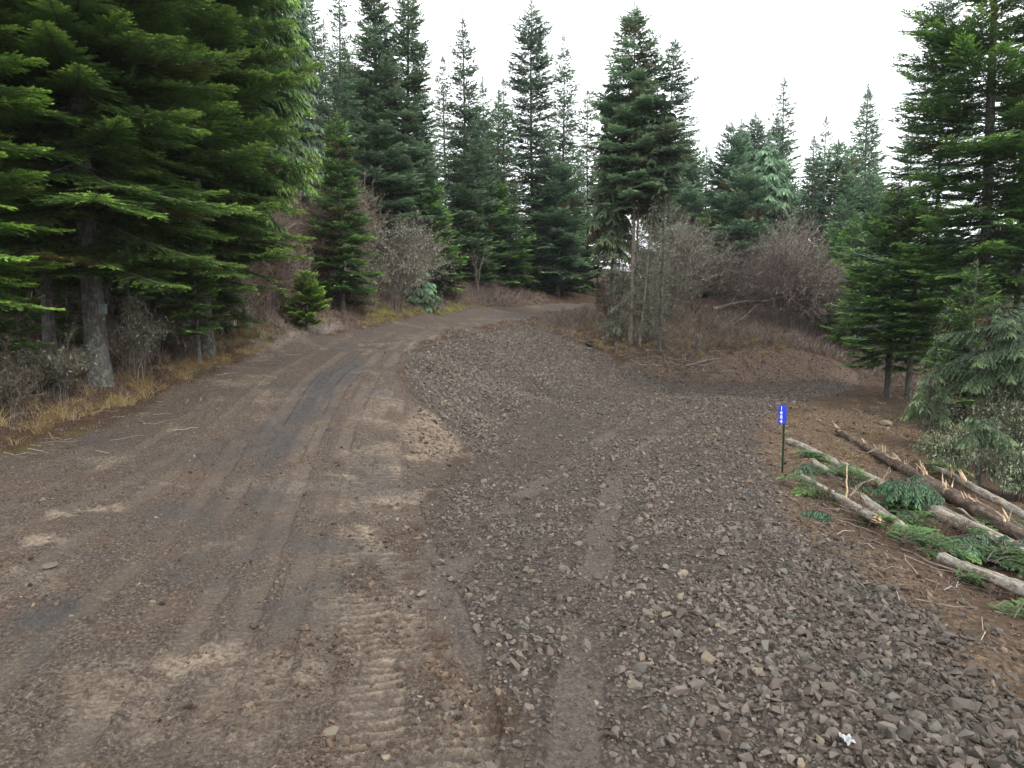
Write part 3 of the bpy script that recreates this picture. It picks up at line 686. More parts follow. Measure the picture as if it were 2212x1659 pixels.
def conifer(name, label, px, dist, top_py, cb_py, hw_px, kind='fir', base_py=None, seed=0, trunk_r=.16, lean_px=0, group=None, mat_=None, col=(1, 1, 1), dens=1.0,
            quality=1.0, cat='tree', droop=0.0, bark=None, dead_to=None, sparse=0.0, profile=None, z_shift=0.0, lichen=0, step=None, maxH=None, one_side=None, name_crown='crown', pos=None, bare_top=0.0, dead_r=.5):
    rs = np.random.RandomState(seed + 100)
    K = dict(KIND[kind])
    if group == G_HILL and px > 930: dist = max(dist, 55 + (px - 950) * .056)
    if pos is None:
        b0 = at(px, base_py if base_py else 750, dist); x, y = b0[0], dist
    else: x, y = pos; dist = math.hypot(x, y)
    z0 = gz(x, y) + z_shift
    top = at(px, top_py, dist)[2]; H = top - z0
    cb = max(at(px, cb_py, dist)[2] - z0, .15)
    R = hw_px / F * dist * (1.22 if dist > 36 else 1.05)
    if dist > 36 and dead_to is None: cb_py = max(cb_py, (base_py or 650) - 5); cb = max(at(px, cb_py, dist)[2] - z0, .15)
    root = empty(name, (x, y, z0), label, cat, group)
    lean = (lean_px / F * dist, 0)
    P, tz = trunk_mesh(root, H, trunk_r, lean, rs, bark or M_BARK, dist=dist)
    def axis(z): return np.stack([np.interp(z, tz, P[:, 0]), np.interp(z, tz, P[:, 1]), z], 1)
    q0 = max(dist / 19.0, .7) * .80 / quality
    st = (step or .17) * (.27 if dist > 36 else .33) * q0 ** .75
    n = int((H - cb) / st * 1.0)
    h = cb + (H * .985 - cb) * np.sort(rs.rand(n) * .05 + (np.arange(n) + .1) / n * .95)
    wh = np.round(h / (st * 4.5)) * (st * 4.5); h = np.where((rs.rand(n) < .55) & (h < H * .86), wh + rs.normal(size=n) * st * .5, h); h = np.maximum(h, cb)
    fr = ((H - h) / (H - cb)).clip(0, 1)
    if profile: Rz = R * np.interp(1 - fr, [p[0] for p in profile], [p[1] for p in profile])
    else: Rz = R * fr ** K['pw'] * np.interp(fr, [0, .85, 1], [1, 1, .72])
    az = rs.rand(n) * 2 * np.pi if n < 8 else (np.arange(n) * 2.399963 + rs.normal(size=n) * .5)
    L = (Rz * rs.uniform(.62, 1.12, n) + .12) * np.interp(fr, [0, .03, .12], [.15, .4, 1])
    if sparse: L = L * np.where(rs.rand(n) < sparse, rs.uniform(.15, .5, n), 1)
    a = K['a_bot'] + (K['a_top'] - K['a_bot']) * (1 - fr) ** 1.6 + np.interp(fr, [0, .08], [1.0, 0]) + rs.normal(size=n) * .10 - droop
    b = np.full(n, K['b']) + rs.normal(size=n) * .05
    q = np.full(n, q0)
    q = q * np.interp(fr, [0, .05, .16], [.30, .5, 1])
    if maxH is not None:       # above the picture: coarser sprays
        q = np.where(h > maxH, q0 * 2.1, q0)
        keep = (h < maxH) | (rs.rand(n) < .5); h, L, az, a, b, q, fr = [v[keep] for v in (h, L, az, a, b, q, fr)]; n = len(h)
    if one_side is not None:   # shorter branches away from the open side
        f = .5 + .5 * np.cos(az - one_side[0]); L = L * (one_side[1] + (1 - one_side[1]) * f)
    O = axis(h)
    dead = (rs.rand(n) < .05) * rs.uniform(.4, .9, n)
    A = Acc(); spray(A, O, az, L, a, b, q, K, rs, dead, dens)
    # leader
    kk = 46; zz = H * (1 - np.linspace(.0, 1, kk) * .09); az2 = rs.rand(kk) * 6.28
    V, Fq = blades(axis(zz), unit(np.stack([np.cos(az2) * .5, np.sin(az2) * .5, np.linspace(1.4, .15, kk)], 1)) * 1.0, .05 * q0 + (H - zz) * .42, (.010 * q0) * np.ones(kk), np.stack([np.sin(az2), -np.cos(az2), np.zeros(kk)], 1))
    A.add(V, Fq, fa=fa_const(len(V), rs))
    A.mats = [M_LIMB]; LA = A; lr = (.006 + L * .0085)[:, None] * np.linspace(1, .35, 6)[None]
    V, Fq = tubes(limb_lines(O, az, L, a, b), lr, 3); LA.add(V, Fq, 1, fa=fa_const(len(V), rs, per=18))
    if dead_to is not None and cb > dead_to + .3:    # bare dead limbs on the lower trunk
        nd = int((cb - dead_to) / (.14 if group or dist < 35 else .10)); hd = rs.uniform(dead_to, cb, nd); azd = rs.rand(nd) * 6.28; Ld = R * dead_r * rs.uniform(.3, 1.2, nd)
        ad = rs.uniform(-.5, .05, nd); bd = rs.uniform(-.2, .1, nd)
        Pd = limb_lines(axis(hd), azd, Ld, ad, bd); Pd[:, 1:] += rs.normal(size=Pd[:, 1:].shape) * .03 * np.linspace(.3, 1.5, 5)[None, :, None]
        V, Fq = tubes(Pd, .010 * np.ones((nd, 1)) * np.linspace(1.2, .35, 6)[None] * max(1, dist / 30), 3); LA.add(V, Fq, 1, fa=fa_const(len(V), rs, per=18))
        ns = nd * 9; pick = rs.randint(0, nd, ns); sp = rs.randint(1, 6, ns); Ps = Pd[pick, sp]
        e = Ps + unit(rs.normal(size=(ns, 3)) + [0, 0, -.35]) * (rs.uniform(.10, .45, ns))[:, None]
        V, Fq = tubes(np.stack([Ps, (Ps + e) / 2 + rs.normal(size=(ns, 3)) * .02, e], 1), np.tile([.006, .005, .003], (ns, 1)) * max(1, dist / 25), 3); LA.add(V, Fq, 1, fa=fa_const(len(V), rs, per=9))
        if lichen:
            nl = int(nd * lichen * 1.5); pk = rs.randint(0, nd, nl); sg = rs.rand(nl) * 4.9; i0 = sg.astype(int); fr_ = (sg - i0)[:, None]
            B = Pd[pk, i0] * (1 - fr_) + Pd[pk, i0 + 1] * fr_ + rs.normal(size=(nl, 3)) * .06
            V, Fq = blades(B, unit(rs.normal(size=(nl, 3)) * .45 + [0, 0, -1]), rs.uniform(.04, .16, nl) * max(1, dist / 30), rs.uniform(.005, .012, nl) * max(1, dist / 30), unit(rs.normal(size=(nl, 3)) + [0, 0, .01]))
            LI = Acc(); LI.add(V, Fq, fa=fa_const(len(V), rs, per=4)); LI.build("lichen_clumps", M_LICH, root)
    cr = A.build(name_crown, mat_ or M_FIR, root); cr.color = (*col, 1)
    return root

def copy_tree(root, loc, rz, sc, label=None, group=None, name=None):
    r = root.copy(); COL.objects.link(r); r.location = loc; r.rotation_euler = (0, 0, rz); r.scale = (sc, sc, sc * 1.0)
    if label: r['label'] = label
    if group: r['group'] = group
    if name: r.name = name
    for ch in list(root.children):
        c = ch.copy(); COL.objects.link(c); c.parent = r
    return r

# --- the near wall of firs on the left
conifer("fir_tree", "big grey-barked fir at the road edge with a small box nailed to its trunk", 215, 19, -900, 590, 330, 'fir', 825, 1, .30, -34, dens=.95, quality=1.15, sparse=.3, maxH=11.5, droop=.14, col=(1.0, .97, .9), dead_to=1.2, lichen=6,
        profile=[(0, .62), (.08, 1), (.35, .95), (.7, .6), (1, .05)], step=.17)
conifer("fir_tree", "bright yellow-green fir whose boughs reach in past the left edge of the photo", -190, 14.5, -900, 660, 270, 'fir', 860, 2, .22, 0, dens=1.0, maxH=8.5, droop=.10, col=(1.25, 1.25, 1.0), profile=[(0, .8), (.1, 1), (.5, .8), (1, .05)], step=.16)
conifer("fir_tree", "broad dense fir right of the trunk with the box, boughs hanging to the brown thicket", 450, 24.5, -700, 650, 250, 'fir', 790, 3, .24, -20, dens=.95, quality=1.1, sparse=.28, col=(1.0, .98, .9), maxH=15, droop=.12, profile=[(0, .55), (.12, .9), (.3, 1), (.6, .75), (1, .05)], step=.17)
conifer("fir_tree", "tall fir with dark overhanging crown at the right end of the near fir wall", 535, 29, -420, 455, 150, 'droop', 740, 4, .2, 0, mat_=M_FIR, col=(.95, .95, 1.1), dens=1.0, profile=[(0, .5), (.15, .9), (.45, .95), (.8, .7), (1, .1)])
conifer("fir_tree", "slim pale-trunked fir behind the left boughs, left of the boxed trunk", 92, 25, -500, 560, 200, 'fir', 810, 5, .16, 0, dens=.9, droop=.05, maxH=16, dead_to=1.0)
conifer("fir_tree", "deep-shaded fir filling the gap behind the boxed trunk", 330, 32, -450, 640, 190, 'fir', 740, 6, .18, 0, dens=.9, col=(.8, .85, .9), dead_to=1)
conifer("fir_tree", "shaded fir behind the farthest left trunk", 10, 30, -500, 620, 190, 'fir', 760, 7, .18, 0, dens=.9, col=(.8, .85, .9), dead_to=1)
conifer("fir_tree", "small low fir with bright boughs under the broad dense fir", 430, 22.5, 470, 720, 62, 'fir', 770, 8, .06, 0, dens=1.2, col=(1.05, 1.1, 1))
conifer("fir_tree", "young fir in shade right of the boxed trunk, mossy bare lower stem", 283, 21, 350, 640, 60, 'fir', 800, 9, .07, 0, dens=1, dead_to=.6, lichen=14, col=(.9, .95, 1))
# --- behind the road, centre left
conifer("fir_tree", "low young fir with bright tips at the photo's left edge under the reaching boughs", 45, 17.5, 560, 835, 100, 'fir', 850, 101, .05, 0, dens=1.1, col=(1.0, 1.0, .9), sparse=.2)
conifer("fir_tree", "low young fir between the boxed trunk and the small low fir", 345, 24, 530, 770, 80, 'fir', 790, 102, .05, 0, dens=1.1, col=(.95, .98, .9), sparse=.2)
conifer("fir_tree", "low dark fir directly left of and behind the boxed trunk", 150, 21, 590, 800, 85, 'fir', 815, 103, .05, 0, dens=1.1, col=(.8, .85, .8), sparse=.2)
conifer("fir_tree", "low fir at the thicket's left end under the overhanging droopy crown", 480, 27, 560, 745, 60, 'fir', 750, 104, .05, 0, dens=1.1, col=(.9, .95, .85), sparse=.2)
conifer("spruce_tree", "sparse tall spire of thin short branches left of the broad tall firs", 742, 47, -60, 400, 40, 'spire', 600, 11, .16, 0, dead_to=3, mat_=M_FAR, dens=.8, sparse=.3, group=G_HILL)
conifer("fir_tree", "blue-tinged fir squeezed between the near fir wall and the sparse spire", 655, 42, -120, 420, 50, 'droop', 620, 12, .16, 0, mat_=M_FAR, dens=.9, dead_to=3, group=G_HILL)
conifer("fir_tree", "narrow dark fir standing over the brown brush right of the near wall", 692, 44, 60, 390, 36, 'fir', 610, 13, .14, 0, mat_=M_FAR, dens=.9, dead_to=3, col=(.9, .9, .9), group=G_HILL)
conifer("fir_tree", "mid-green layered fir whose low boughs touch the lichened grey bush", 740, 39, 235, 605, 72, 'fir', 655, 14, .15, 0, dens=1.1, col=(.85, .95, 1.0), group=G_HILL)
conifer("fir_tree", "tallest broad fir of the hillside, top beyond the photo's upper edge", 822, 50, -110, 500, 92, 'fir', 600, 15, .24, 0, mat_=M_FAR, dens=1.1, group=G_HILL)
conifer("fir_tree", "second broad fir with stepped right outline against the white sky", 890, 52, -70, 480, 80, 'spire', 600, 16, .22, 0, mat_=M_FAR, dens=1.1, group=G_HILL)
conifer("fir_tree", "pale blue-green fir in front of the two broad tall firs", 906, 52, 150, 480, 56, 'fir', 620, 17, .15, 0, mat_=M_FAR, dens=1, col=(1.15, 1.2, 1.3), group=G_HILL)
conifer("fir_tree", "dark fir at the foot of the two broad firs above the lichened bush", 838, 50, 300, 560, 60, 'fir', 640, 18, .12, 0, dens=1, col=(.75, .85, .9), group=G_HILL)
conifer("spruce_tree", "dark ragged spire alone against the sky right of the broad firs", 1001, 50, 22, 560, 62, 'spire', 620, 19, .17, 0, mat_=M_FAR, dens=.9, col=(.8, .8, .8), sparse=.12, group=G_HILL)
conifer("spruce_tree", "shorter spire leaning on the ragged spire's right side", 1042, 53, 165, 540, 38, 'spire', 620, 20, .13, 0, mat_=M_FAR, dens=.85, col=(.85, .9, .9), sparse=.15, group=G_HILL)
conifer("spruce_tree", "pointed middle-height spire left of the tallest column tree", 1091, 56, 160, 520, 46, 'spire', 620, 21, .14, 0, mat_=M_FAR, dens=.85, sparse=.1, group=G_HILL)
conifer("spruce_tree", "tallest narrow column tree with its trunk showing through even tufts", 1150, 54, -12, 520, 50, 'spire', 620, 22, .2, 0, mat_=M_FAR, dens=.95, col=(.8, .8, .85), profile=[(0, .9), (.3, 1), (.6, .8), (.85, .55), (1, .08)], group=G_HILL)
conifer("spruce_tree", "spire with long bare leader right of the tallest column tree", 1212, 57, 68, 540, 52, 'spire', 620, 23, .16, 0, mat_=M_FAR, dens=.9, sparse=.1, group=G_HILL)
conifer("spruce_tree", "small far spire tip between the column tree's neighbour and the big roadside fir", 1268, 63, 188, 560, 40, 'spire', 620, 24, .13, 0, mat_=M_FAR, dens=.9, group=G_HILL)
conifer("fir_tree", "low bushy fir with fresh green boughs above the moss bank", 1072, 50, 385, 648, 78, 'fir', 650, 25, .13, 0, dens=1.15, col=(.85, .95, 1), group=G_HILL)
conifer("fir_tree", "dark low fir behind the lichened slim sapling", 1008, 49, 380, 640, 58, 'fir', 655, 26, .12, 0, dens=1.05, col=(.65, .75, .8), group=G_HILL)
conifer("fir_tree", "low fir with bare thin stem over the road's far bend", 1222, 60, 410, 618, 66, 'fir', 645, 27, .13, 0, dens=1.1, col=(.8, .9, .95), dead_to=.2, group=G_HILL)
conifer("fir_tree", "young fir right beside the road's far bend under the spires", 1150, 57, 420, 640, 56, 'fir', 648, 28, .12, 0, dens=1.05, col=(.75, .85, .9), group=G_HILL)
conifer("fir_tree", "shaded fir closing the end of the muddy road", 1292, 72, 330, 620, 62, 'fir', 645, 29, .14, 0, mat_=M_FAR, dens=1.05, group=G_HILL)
conifer("fir_sapling", "slim fir sapling with lichened bare stem beside the white stake", 955, 50.5, 470, 600, 38, 'fir', 640, 30, .05, 0, dens=.9, dead_to=.4, lichen=8, col=(1.1, 1.1, 1.2), cat="sapling")
conifer("fir_sapling", "bushy knee-high-bottomed fir seedling alone on the bank of the muddy road", 662, 32.5, 588, 702, 44, 'fir', 702, 31, .05, 0, dens=1.8, quality=1.8, droop=-.28, col=(1.6, 1.45, 1.2), step=.12, cat="sapling", profile=[(0, 1), (.25, .95), (.6, .6), (1, .05)], sparse=.2)
conifer("fir_sapling", "blue-green drooping young conifer behind the lichened bush's right foot", 902, 47.5, 572, 655, 50, 'droop', 655, 32, .05, 0, dens=1.2, mat_=M_FAR, col=(1.1, 1.2, 1.15), quality=1.5, cat="sapling")
# --- the clump on the knoll
conifer("fir_tree", "tall fir of the knoll with pointed layered top and long bare pale trunk", 1361, 42, -6, 450, 72, 'spire', 742, 41, .13, 0, mat_=M_FAR, dens=1.15, droop=.12, dead_to=1.2, lichen=16, bark=M_BARKB, dead_r=.9, sparse=.22,
        profile=[(0, .8), (.25, 1), (.5, .95), (.62, .72), (.8, .42), (1, .03)], col=(1.2, 1.2, 1.15))
conifer("fir_tree", "drooping grey-green conifer left of the knoll's tall fir, tassels to mid trunk", 1318, 43.5, 138, 540, 46, 'droop', 730, 42, .1, 0, mat_=M_HEM, dens=1.1, dead_to=1, lichen=8, dead_r=.8)
conifer("fir_tree", "second thin trunk of the knoll hugging the tall fir's right side", 1372, 42.3, 150, 380, 50, 'droop', 745, 43, .075, -3, mat_=M_HEM, dens=1.1, dead_to=1, lichen=10, bark=M_BARKB, dead_r=.6)
conifer("fir_tree", "slender trunk of the knoll that leans to the right as it rises", 1380, 41.7, 200, 400, 48, 'droop', 750, 44, .085, 46, mat_=M_HEM, dens=1.0, dead_to=.8, lichen=14, bark=M_BARKB, dead_r=.6, col=(.9, .95, 1))
conifer("fir_tree", "dark-stemmed fir at the knoll's right with slim top against the sky", 1424, 41.5, 78, 420, 56, 'spire', 762, 45, .09, 22, mat_=M_FAR, dens=1.05, droop=.1, dead_to=.8, lichen=18, bark=M_BARK, dead_r=.7, sparse=.25, profile=[(0, .8), (.3, 1), (.6, .7), (1, .05)])
conifer("fir_tree", "lichen-draped thin snag-like conifer between the knoll trunks", 1400, 43, 330, 470, 36, 'droop', 745, 46, .05, 4, mat_=M_HEM, dens=.8, dead_to=.4, lichen=40, dead_r=1.1)
conifer("fir_tree", "lichen-hung leafless little fir at the knoll's left foot", 1338, 43, 420, 520, 24, 'droop', 735, 47, .05, 0, mat_=M_HEM, dens=.6, dead_to=.3, lichen=50, dead_r=2.0)
# --- right centre group
for i, (px, d, top, hw, lab, c) in enumerate([
        (1569, 62, 258, 62, "left shoulder fir of the dense dark clump beyond the brushy knoll", (.8, .9, .9)),
        (1592, 66, 254, 60, "fir just right of the dense clump's left shoulder", (.85, .95, .95)),
        (1621, 68, 240, 62, "highest fir of the dense clump beyond the knoll", (.8, .85, .9)),
        (1650, 60, 283, 62, "pale blue-green fir on the front right of the dense clump", (1.3, 1.4, 1.45)),
        (1667, 70, 246, 38, "thin dark spire behind the dense clump's right side", (.75, .8, .8)),
        (1603, 57, 350, 66, "lowest front fir of the dense clump, boughs to the grey brush", (.95, 1.05, 1.0))]):
    conifer("fir_tree", lab, px, d, top, 600, hw, 'droop' if i in (3, 1) else 'fir', 650, 60 + i, .16, 0, mat_=M_FAR, dens=1.15, col=c, profile=[(0, .85), (.2, 1), (.5, .8), (.8, .42), (1, .03)])
conifer("spruce_tree", "lone dark spire with even whorls above the purple-brown brush", 1746, 58, 290, 600, 40, 'spire', 700, 70, .14, 0, mat_=M_FAR, dens=1.0, col=(.75, .8, .85))
conifer("fir_tree", "small pointed fir right of the lone even-whorled spire", 1811, 56, 340, 680, 46, 'fir', 730, 71, .13, 0, mat_=M_FAR, dens=1.05, col=(1.0, 1.1, 1.0))
conifer("fir_tree", "rounded pale-topped fir left of the right-hand tall trees", 1873, 58, 338, 700, 50, 'fir', 740, 72, .13, 0, mat_=M_FAR, dens=1.05, col=(1.1, 1.2, 1.15))
conifer("fir_tree", "green fir standing behind the raw cut bank's right end", 1835, 47, 470, 745, 52, 'fir', 760, 73, .1, 0, dens=1.1, col=(.7, .85, .85))
# --- right edge stand
conifer("fir_tree", "fir with black base trunk on the mound at the end of the gravel", 1917, 31.2, 395, 790, 118, 'fir', 858, 81, .13, 0, dens=1.1, col=(.8, .9, .85), profile=[(0, .62), (.15, .9), (.4, 1), (.7, .6), (1, .05)], droop=.05)
conifer("spruce_tree", "thin-stemmed tree with ragged open top left of the biggest right trunk", 1998, 34, -60, 620, 100, 'spire', 850, 82, .12, -8, mat_=M_FAR, dens=1.0, col=(.9, 1, .95), sparse=.1, profile=[(0, .8), (.3, 1), (.6, .75), (1, .1)])
conifer("fir_tree", "dark trunked fir just right of the black-based fir on the mound", 1962, 30, 430, 740, 80, 'fir', 850, 83, .13, 0, dens=1.0, col=(.75, .88, .85), dead_to=.3)
conifer("fir_tree", "biggest fir of the right stand, thick pale trunk showing through its boughs", 2104, 26, -420, 690, 175, 'fir', 900, 84, .25, 6, dens=.95, col=(.85, .95, .92), maxH=15, sparse=.2, profile=[(0, .7), (.2, 1), (.5, .92), (1, .3)], step=.21)
conifer("fir_tree", "right edge fir with bare gap between its boughs and the brush", 2182, 29, -200, 640, 130, 'fir', 900, 85, .14, 0, dens=.95, col=(.9, 1, .95), sparse=.15, step=.22)
conifer("fir_tree", "blue fir top entering at the photo's upper right corner", 2290, 27, -300, 500, 130, 'droop', 900, 86, .2, 0, mat_=M_FAR, dens=.9, col=(1.2, 1.3, 1.4))
conifer("fir_tree", "low-boughed fir behind the lichened conifer at the right edge", 2090, 23.5, 560, 880, 95, 'fir', 960, 87, .07, 0, dens=.8, col=(.85, .95, .85), dead_to=.3, lichen=10)

# --- back rows: copies of the middle-distance trees
conifer("fir_tree", "dark-boughed conifer behind the lichened ones, left of the right edge", 2060, 25, 600, 880, 85, 'droop', 950, 95, .08, 0, mat_=M_HEM, dens=.9, col=(.8, .9, .8), dead_to=.4, lichen=14)
conifer("fir_tree", "low dark conifer at the right edge under the sky gap", 2195, 23, 690, 900, 90, 'droop', 980, 96, .08, 0, mat_=M_HEM, dens=.9, col=(.85, .95, .85), dead_to=.4, lichen=14)
conifer("fir_tree", "young green fir in front of the small pointed and pale-topped firs", 1850, 43, 560, 780, 55, 'fir', 790, 97, .07, 0, dens=1.2, col=(.8, .95, .85))
conifer("fir_tree", "young fir under the lone even-whorled spire, behind the brush", 1790, 50, 480, 740, 50, 'fir', 750, 98, .07, 0, dens=1.1, col=(.8, .95, .85))
def find(word): return [o for o in bpy.data.objects if word in str(o.get('label', ''))][0]
PR = [find("low bushy fir with fresh green"), find("dark fir at the foot"), find("pointed middle-height spire"), find("lowest front fir"), find("small pointed fir right")]
def fill(n, x0, x1, y0, y1, s0, s1, lab, grp, seed, protos=PR, mind=2.2):
    rs = np.random.RandomState(seed); pts = []
    while len(pts) < n:
        x, y = rs.uniform(x0, x1), rs.uniform(y0, y1)
        if all((x - a) ** 2 + (y - b) ** 2 > mind ** 2 for a, b in pts): pts.append((x, y))
        else: mind *= .995
    z, m = surf([p[0] for p in pts], [p[1] for p in pts])
    for (x, y), zz, r_, g_ in zip(pts, z, m['road'], m['grav']):
        if r_ > .1 or g_ > .1: continue
        p = protos[rs.randint(len(protos))]
        copy_tree(p, (x, y, zz - .1), rs.rand() * 6.28, rs.uniform(s0, s1), lab, grp, "fir_tree")
fill(34, -30, 8, 62, 88, .7, 1.25, "dark fir in the packed back rows of the hillside stand", "back rows of the hillside stand", 1)
fill(12, -22, -4, 48, 60, .55, .9, "young fir crowded among the tall hillside trunks", "young firs among the hillside trunks", 5, PR[:2])
fill(30, 14, 62, 66, 100, 1.1, 1.7, "distant fir beyond the knoll with only its top above the brush", "distant firs beyond the knoll", 2, PR[2:])
fill(26, 15, 46, 57, 72, .55, .95, "young distant fir filling the slope just behind the knoll's brush", "young firs behind the knoll", 8, PR[:1] + PR[3:], 1.6)
fill(20, -22, -12.5, 19, 31, 1.0, 1.9, "small shaded fir in the dark understory left of the dense fir", "understory firs behind the near trunks", 9, [find("small low fir with bright"), find("young fir in shade")], 1.7)
fill(16, -46, -16, 30, 56, .8, 1.2, "shaded fir deep in the forest behind the near left firs", "forest behind the near left firs", 3)
# ------------------------------------------------------------------ leafless bushes
def shrub_arrays(acc, base, n, h, spread, rs, r=.012, m1=9, m2=7, upr=1.0, arch=.5, fine=1.0, mi=0, rtw=.005, lean=(0, 0)):
    k = 8; az = rs.rand(n) * 6.283; hh = h * rs.uniform(.55, 1.1, n); out = spread * rs.uniform(.1, 1.1, n); s = np.linspace(0, 1, k)[None]
    bx = rs.normal(size=n) * spread * .16; by = rs.normal(size=n) * spread * .16
    wig = np.cumsum(rs.normal(size=(n, k, 3)) * .022 * h, 1) * np.array([1, 1, .4])
    P = np.stack([bx[:, None] + (np.cos(az) * out)[:, None] * s ** 1.4 + lean[0] * s ** 1.5, by[:, None] + (np.sin(az) * out)[:, None] * s ** 1.4 + lean[1] * s ** 1.5, hh[:, None] * (s - arch * (out / (spread + .01))[:, None] * .5 * s ** 3)], -1) + wig * s[..., None]
    P[:, 0, 2] = -.25; P = P + base
    V, Fq = tubes(P, r * np.ones((n, 1)) * np.linspace(1, .3, k)[None], 3); acc.add(V, Fq, mi, fa=fa_const(len(V), rs, per=3 * k))
    def sub(P, m, l0, rr, up):
        n_, k_, _ = P.shape; pi = np.repeat(np.arange(n_), m); ss = (.18 + .82 * rs.rand(len(pi)) ** .8) * (k_ - 1.001); i0 = ss.astype(int); f = (ss - i0)[:, None]
        B = P[pi, i0] * (1 - f) + P[pi, i0 + 1] * f; T = unit(P[pi, i0 + 1] - P[pi, i0])
        D = unit(T * .8 + rs.normal(size=B.shape) * .55 + [0, 0, up]); l = l0 * rs.uniform(.4, 1.2, len(pi)) * (1.1 - .6 * ss / k_)
        t = np.linspace(0, 1, 4)[None, :, None]
        Q = B[:, None] + D[:, None] * l[:, None, None] * t + rs.normal(size=(len(pi), 4, 3)) * (l * .07)[:, None, None] * t + np.array([0, 0, up * .25]) * (l[:, None, None] * t * t)
        V, Fq = tubes(Q, rr * np.ones((len(pi), 1)) * np.array([[1, .8, .6, .35]]), 3); acc.add(V, Fq, mi, fa=fa_const(len(V), rs, per=12)); return Q
    Q = sub(P, m1, h * .34, max(r * .45, rtw), .25 * upr)
    if m2: Q2 = sub(Q, m2, h * .15, rtw, .1 * upr); return np.concatenate([P.reshape(-1, 3), Q.reshape(-1, 3), Q2.reshape(-1, 3)])
    return np.concatenate([P.reshape(-1, 3), Q.reshape(-1, 3)])
def shrub(name, label, px, py, dist, h_px, sp_px, n, seed, col=(1, 1, 1), lichen=0, group=None, cat='bush', z=None, lich_col=(1, 1, 1), **kw):
    rs = np.random.RandomState(seed + 500); p = at(px, py, dist); zz = gz(p[0], dist) if z is None else z
    root = empty(name, (p[0], dist, zz), label, cat, group); A = Acc()
    pts = shrub_arrays(A, np.zeros(3), n, h_px / F * dist, sp_px / F * dist, rs, **kw)
    o = A.build("stems", M_TWIG, root); o.color = (*col, 1)
    if lichen:
        pts = pts[pts[:, 2] > h_px / F * dist * .2]; B = pts[rs.randint(0, len(pts), lichen)] + rs.normal(size=(lichen, 3)) * .03; sc = max(1, dist / 30)
        V, Fq = blades(B, unit(rs.normal(size=(lichen, 3)) * .55 + [0, 0, -.8]), rs.uniform(.04, .13, lichen) * sc, rs.uniform(.008, .019, lichen) * sc, unit(rs.normal(size=(lichen, 3))))
        LI = Acc(); LI.add(V, Fq, fa=fa_const(len(V), rs, per=4)); l = LI.build("lichen_clumps", M_LICH, root); l.color = (*lich_col, 1)
    return root
shrub("lichened_bush", "pale grey lichen-covered leafless bush on the moss bank above the road", 848, 655, 43, 205, 62, 28, 1, (1.5, 1.45, 1.5), 6500, lich_col=(1.2, 1.15, 1.2), m1=14, m2=9, arch=.9, rtw=.008, lean=(1.3, 0))
shrub("lichened_bush", "leaning lichen-hung bush at the left foot of the pale grey bush", 800, 640, 42.5, 110, 50, 10, 2, (1.2, 1.2, 1.2), 1500, m1=10, m2=6, arch=1.2)
shrub("bent_sapling", "crooked bare sapling with pale bark right of the white stake", 1030, 640, 56, 120, 22, 3, 3, (1.6, 1.6, 1.5), 60, m1=6, m2=4, r=.035, cat="sapling")
G_TH = "leafless brush thicket between the near firs and the bank"
th = [(500, 735, 27.5, 150, 26, "brown leafless brush at the left end of the thicket under the dense fir"), (540, 728, 29, 175, 30, "upright reddish brush second from the thicket's left end"), (575, 720, 31, 180, 34, "tallest upright stems in the thicket's middle"),
      (610, 705, 33, 165, 32, "reddish brush directly behind the fir seedling"), (560, 690, 35, 200, 40, "grey-brown brush behind the thicket's upright stems"), (630, 668, 38, 190, 42, "brush on the slope above the fir seedling"), (690, 665, 39, 150, 36, "brush touching the mid-green layered fir's left side"),
      (600, 620, 42, 200, 50, "high brush on the hillside below the blue-tinged fir"), (660, 570, 45, 170, 50, "highest brush, just under the narrow dark fir"), (715, 640, 42, 140, 40, "brush between the layered fir and the thicket"), (520, 660, 38, 220, 50, "shaded brush half hidden by the dense fir's boughs"), (780, 590, 46, 150, 40, "grey brush above the leaning lichen-hung bush"), (640, 540, 50, 150, 55, "pale grey brush farthest up the hillside")]
for i, (px, py, d, h, sp, lab) in enumerate(th):
    shrub("brush", lab, px, py, d, h * 1.2, sp, 48, 20 + i, [(2.3, 2.25, 2.15), (1.5, 1.32, 1.22), (1.05, .88, .80), (1.8, 1.65, 1.55)][i % 4], 300, G_TH, m1=10, m2=6, arch=.45, upr=1.2, rtw=.008)
shrub("bush", "tall misty grey brush seen between the knoll trunks", 1395, 700, 50, 200, 40, 22, 55, (2.0, 2.0, 1.95), 1600, m1=12, m2=8, rtw=.008)
shrub("bush", "tall grey brush right behind the dark-stemmed knoll fir", 1465, 690, 51, 210, 46, 26, 56, (2.0, 1.95, 1.95), 1200, m1=12, m2=8, rtw=.008)
shrub("bush", "grey brush left of the drooping knoll conifer", 1340, 690, 50, 110, 30, 18, 57, (1.4, 1.35, 1.3), 900, m1=11, m2=8, rtw=.008)
shrub("bush", "grey leafless brush right of the knoll trunks", 1490, 676, 51, 170, 52, 34, 41, (1.25, 1.2, 1.2), 900, m1=11, m2=8, rtw=.008)
shrub("bush", "pale tangled brush in front of the dense fir clump", 1560, 668, 52, 150, 60, 34, 42, (1.35, 1.3, 1.3), 900, m1=11, m2=8, arch=.9, rtw=.008)
shrub("bush", "dark brush at the foot of the dense fir clump", 1620, 680, 51, 120, 50, 30, 43, (.9, .85, .9), 100, m1=10, m2=8, rtw=.008)
shrub("bush", "big purple-brown arching bush beside the cut bank", 1700, 735, 46, 235, 85, 60, 44, (1.45, 1.33, 1.38), 1500, m1=14, m2=10, arch=1.2, rtw=.008)
shrub("bush", "lichen-tipped right half of the brush under the lone spire", 1755, 745, 45, 220, 40, 30, 45, (1.1, 1.0, 1.05), 2600, m1=12, m2=9, arch=1.3, rtw=.008)
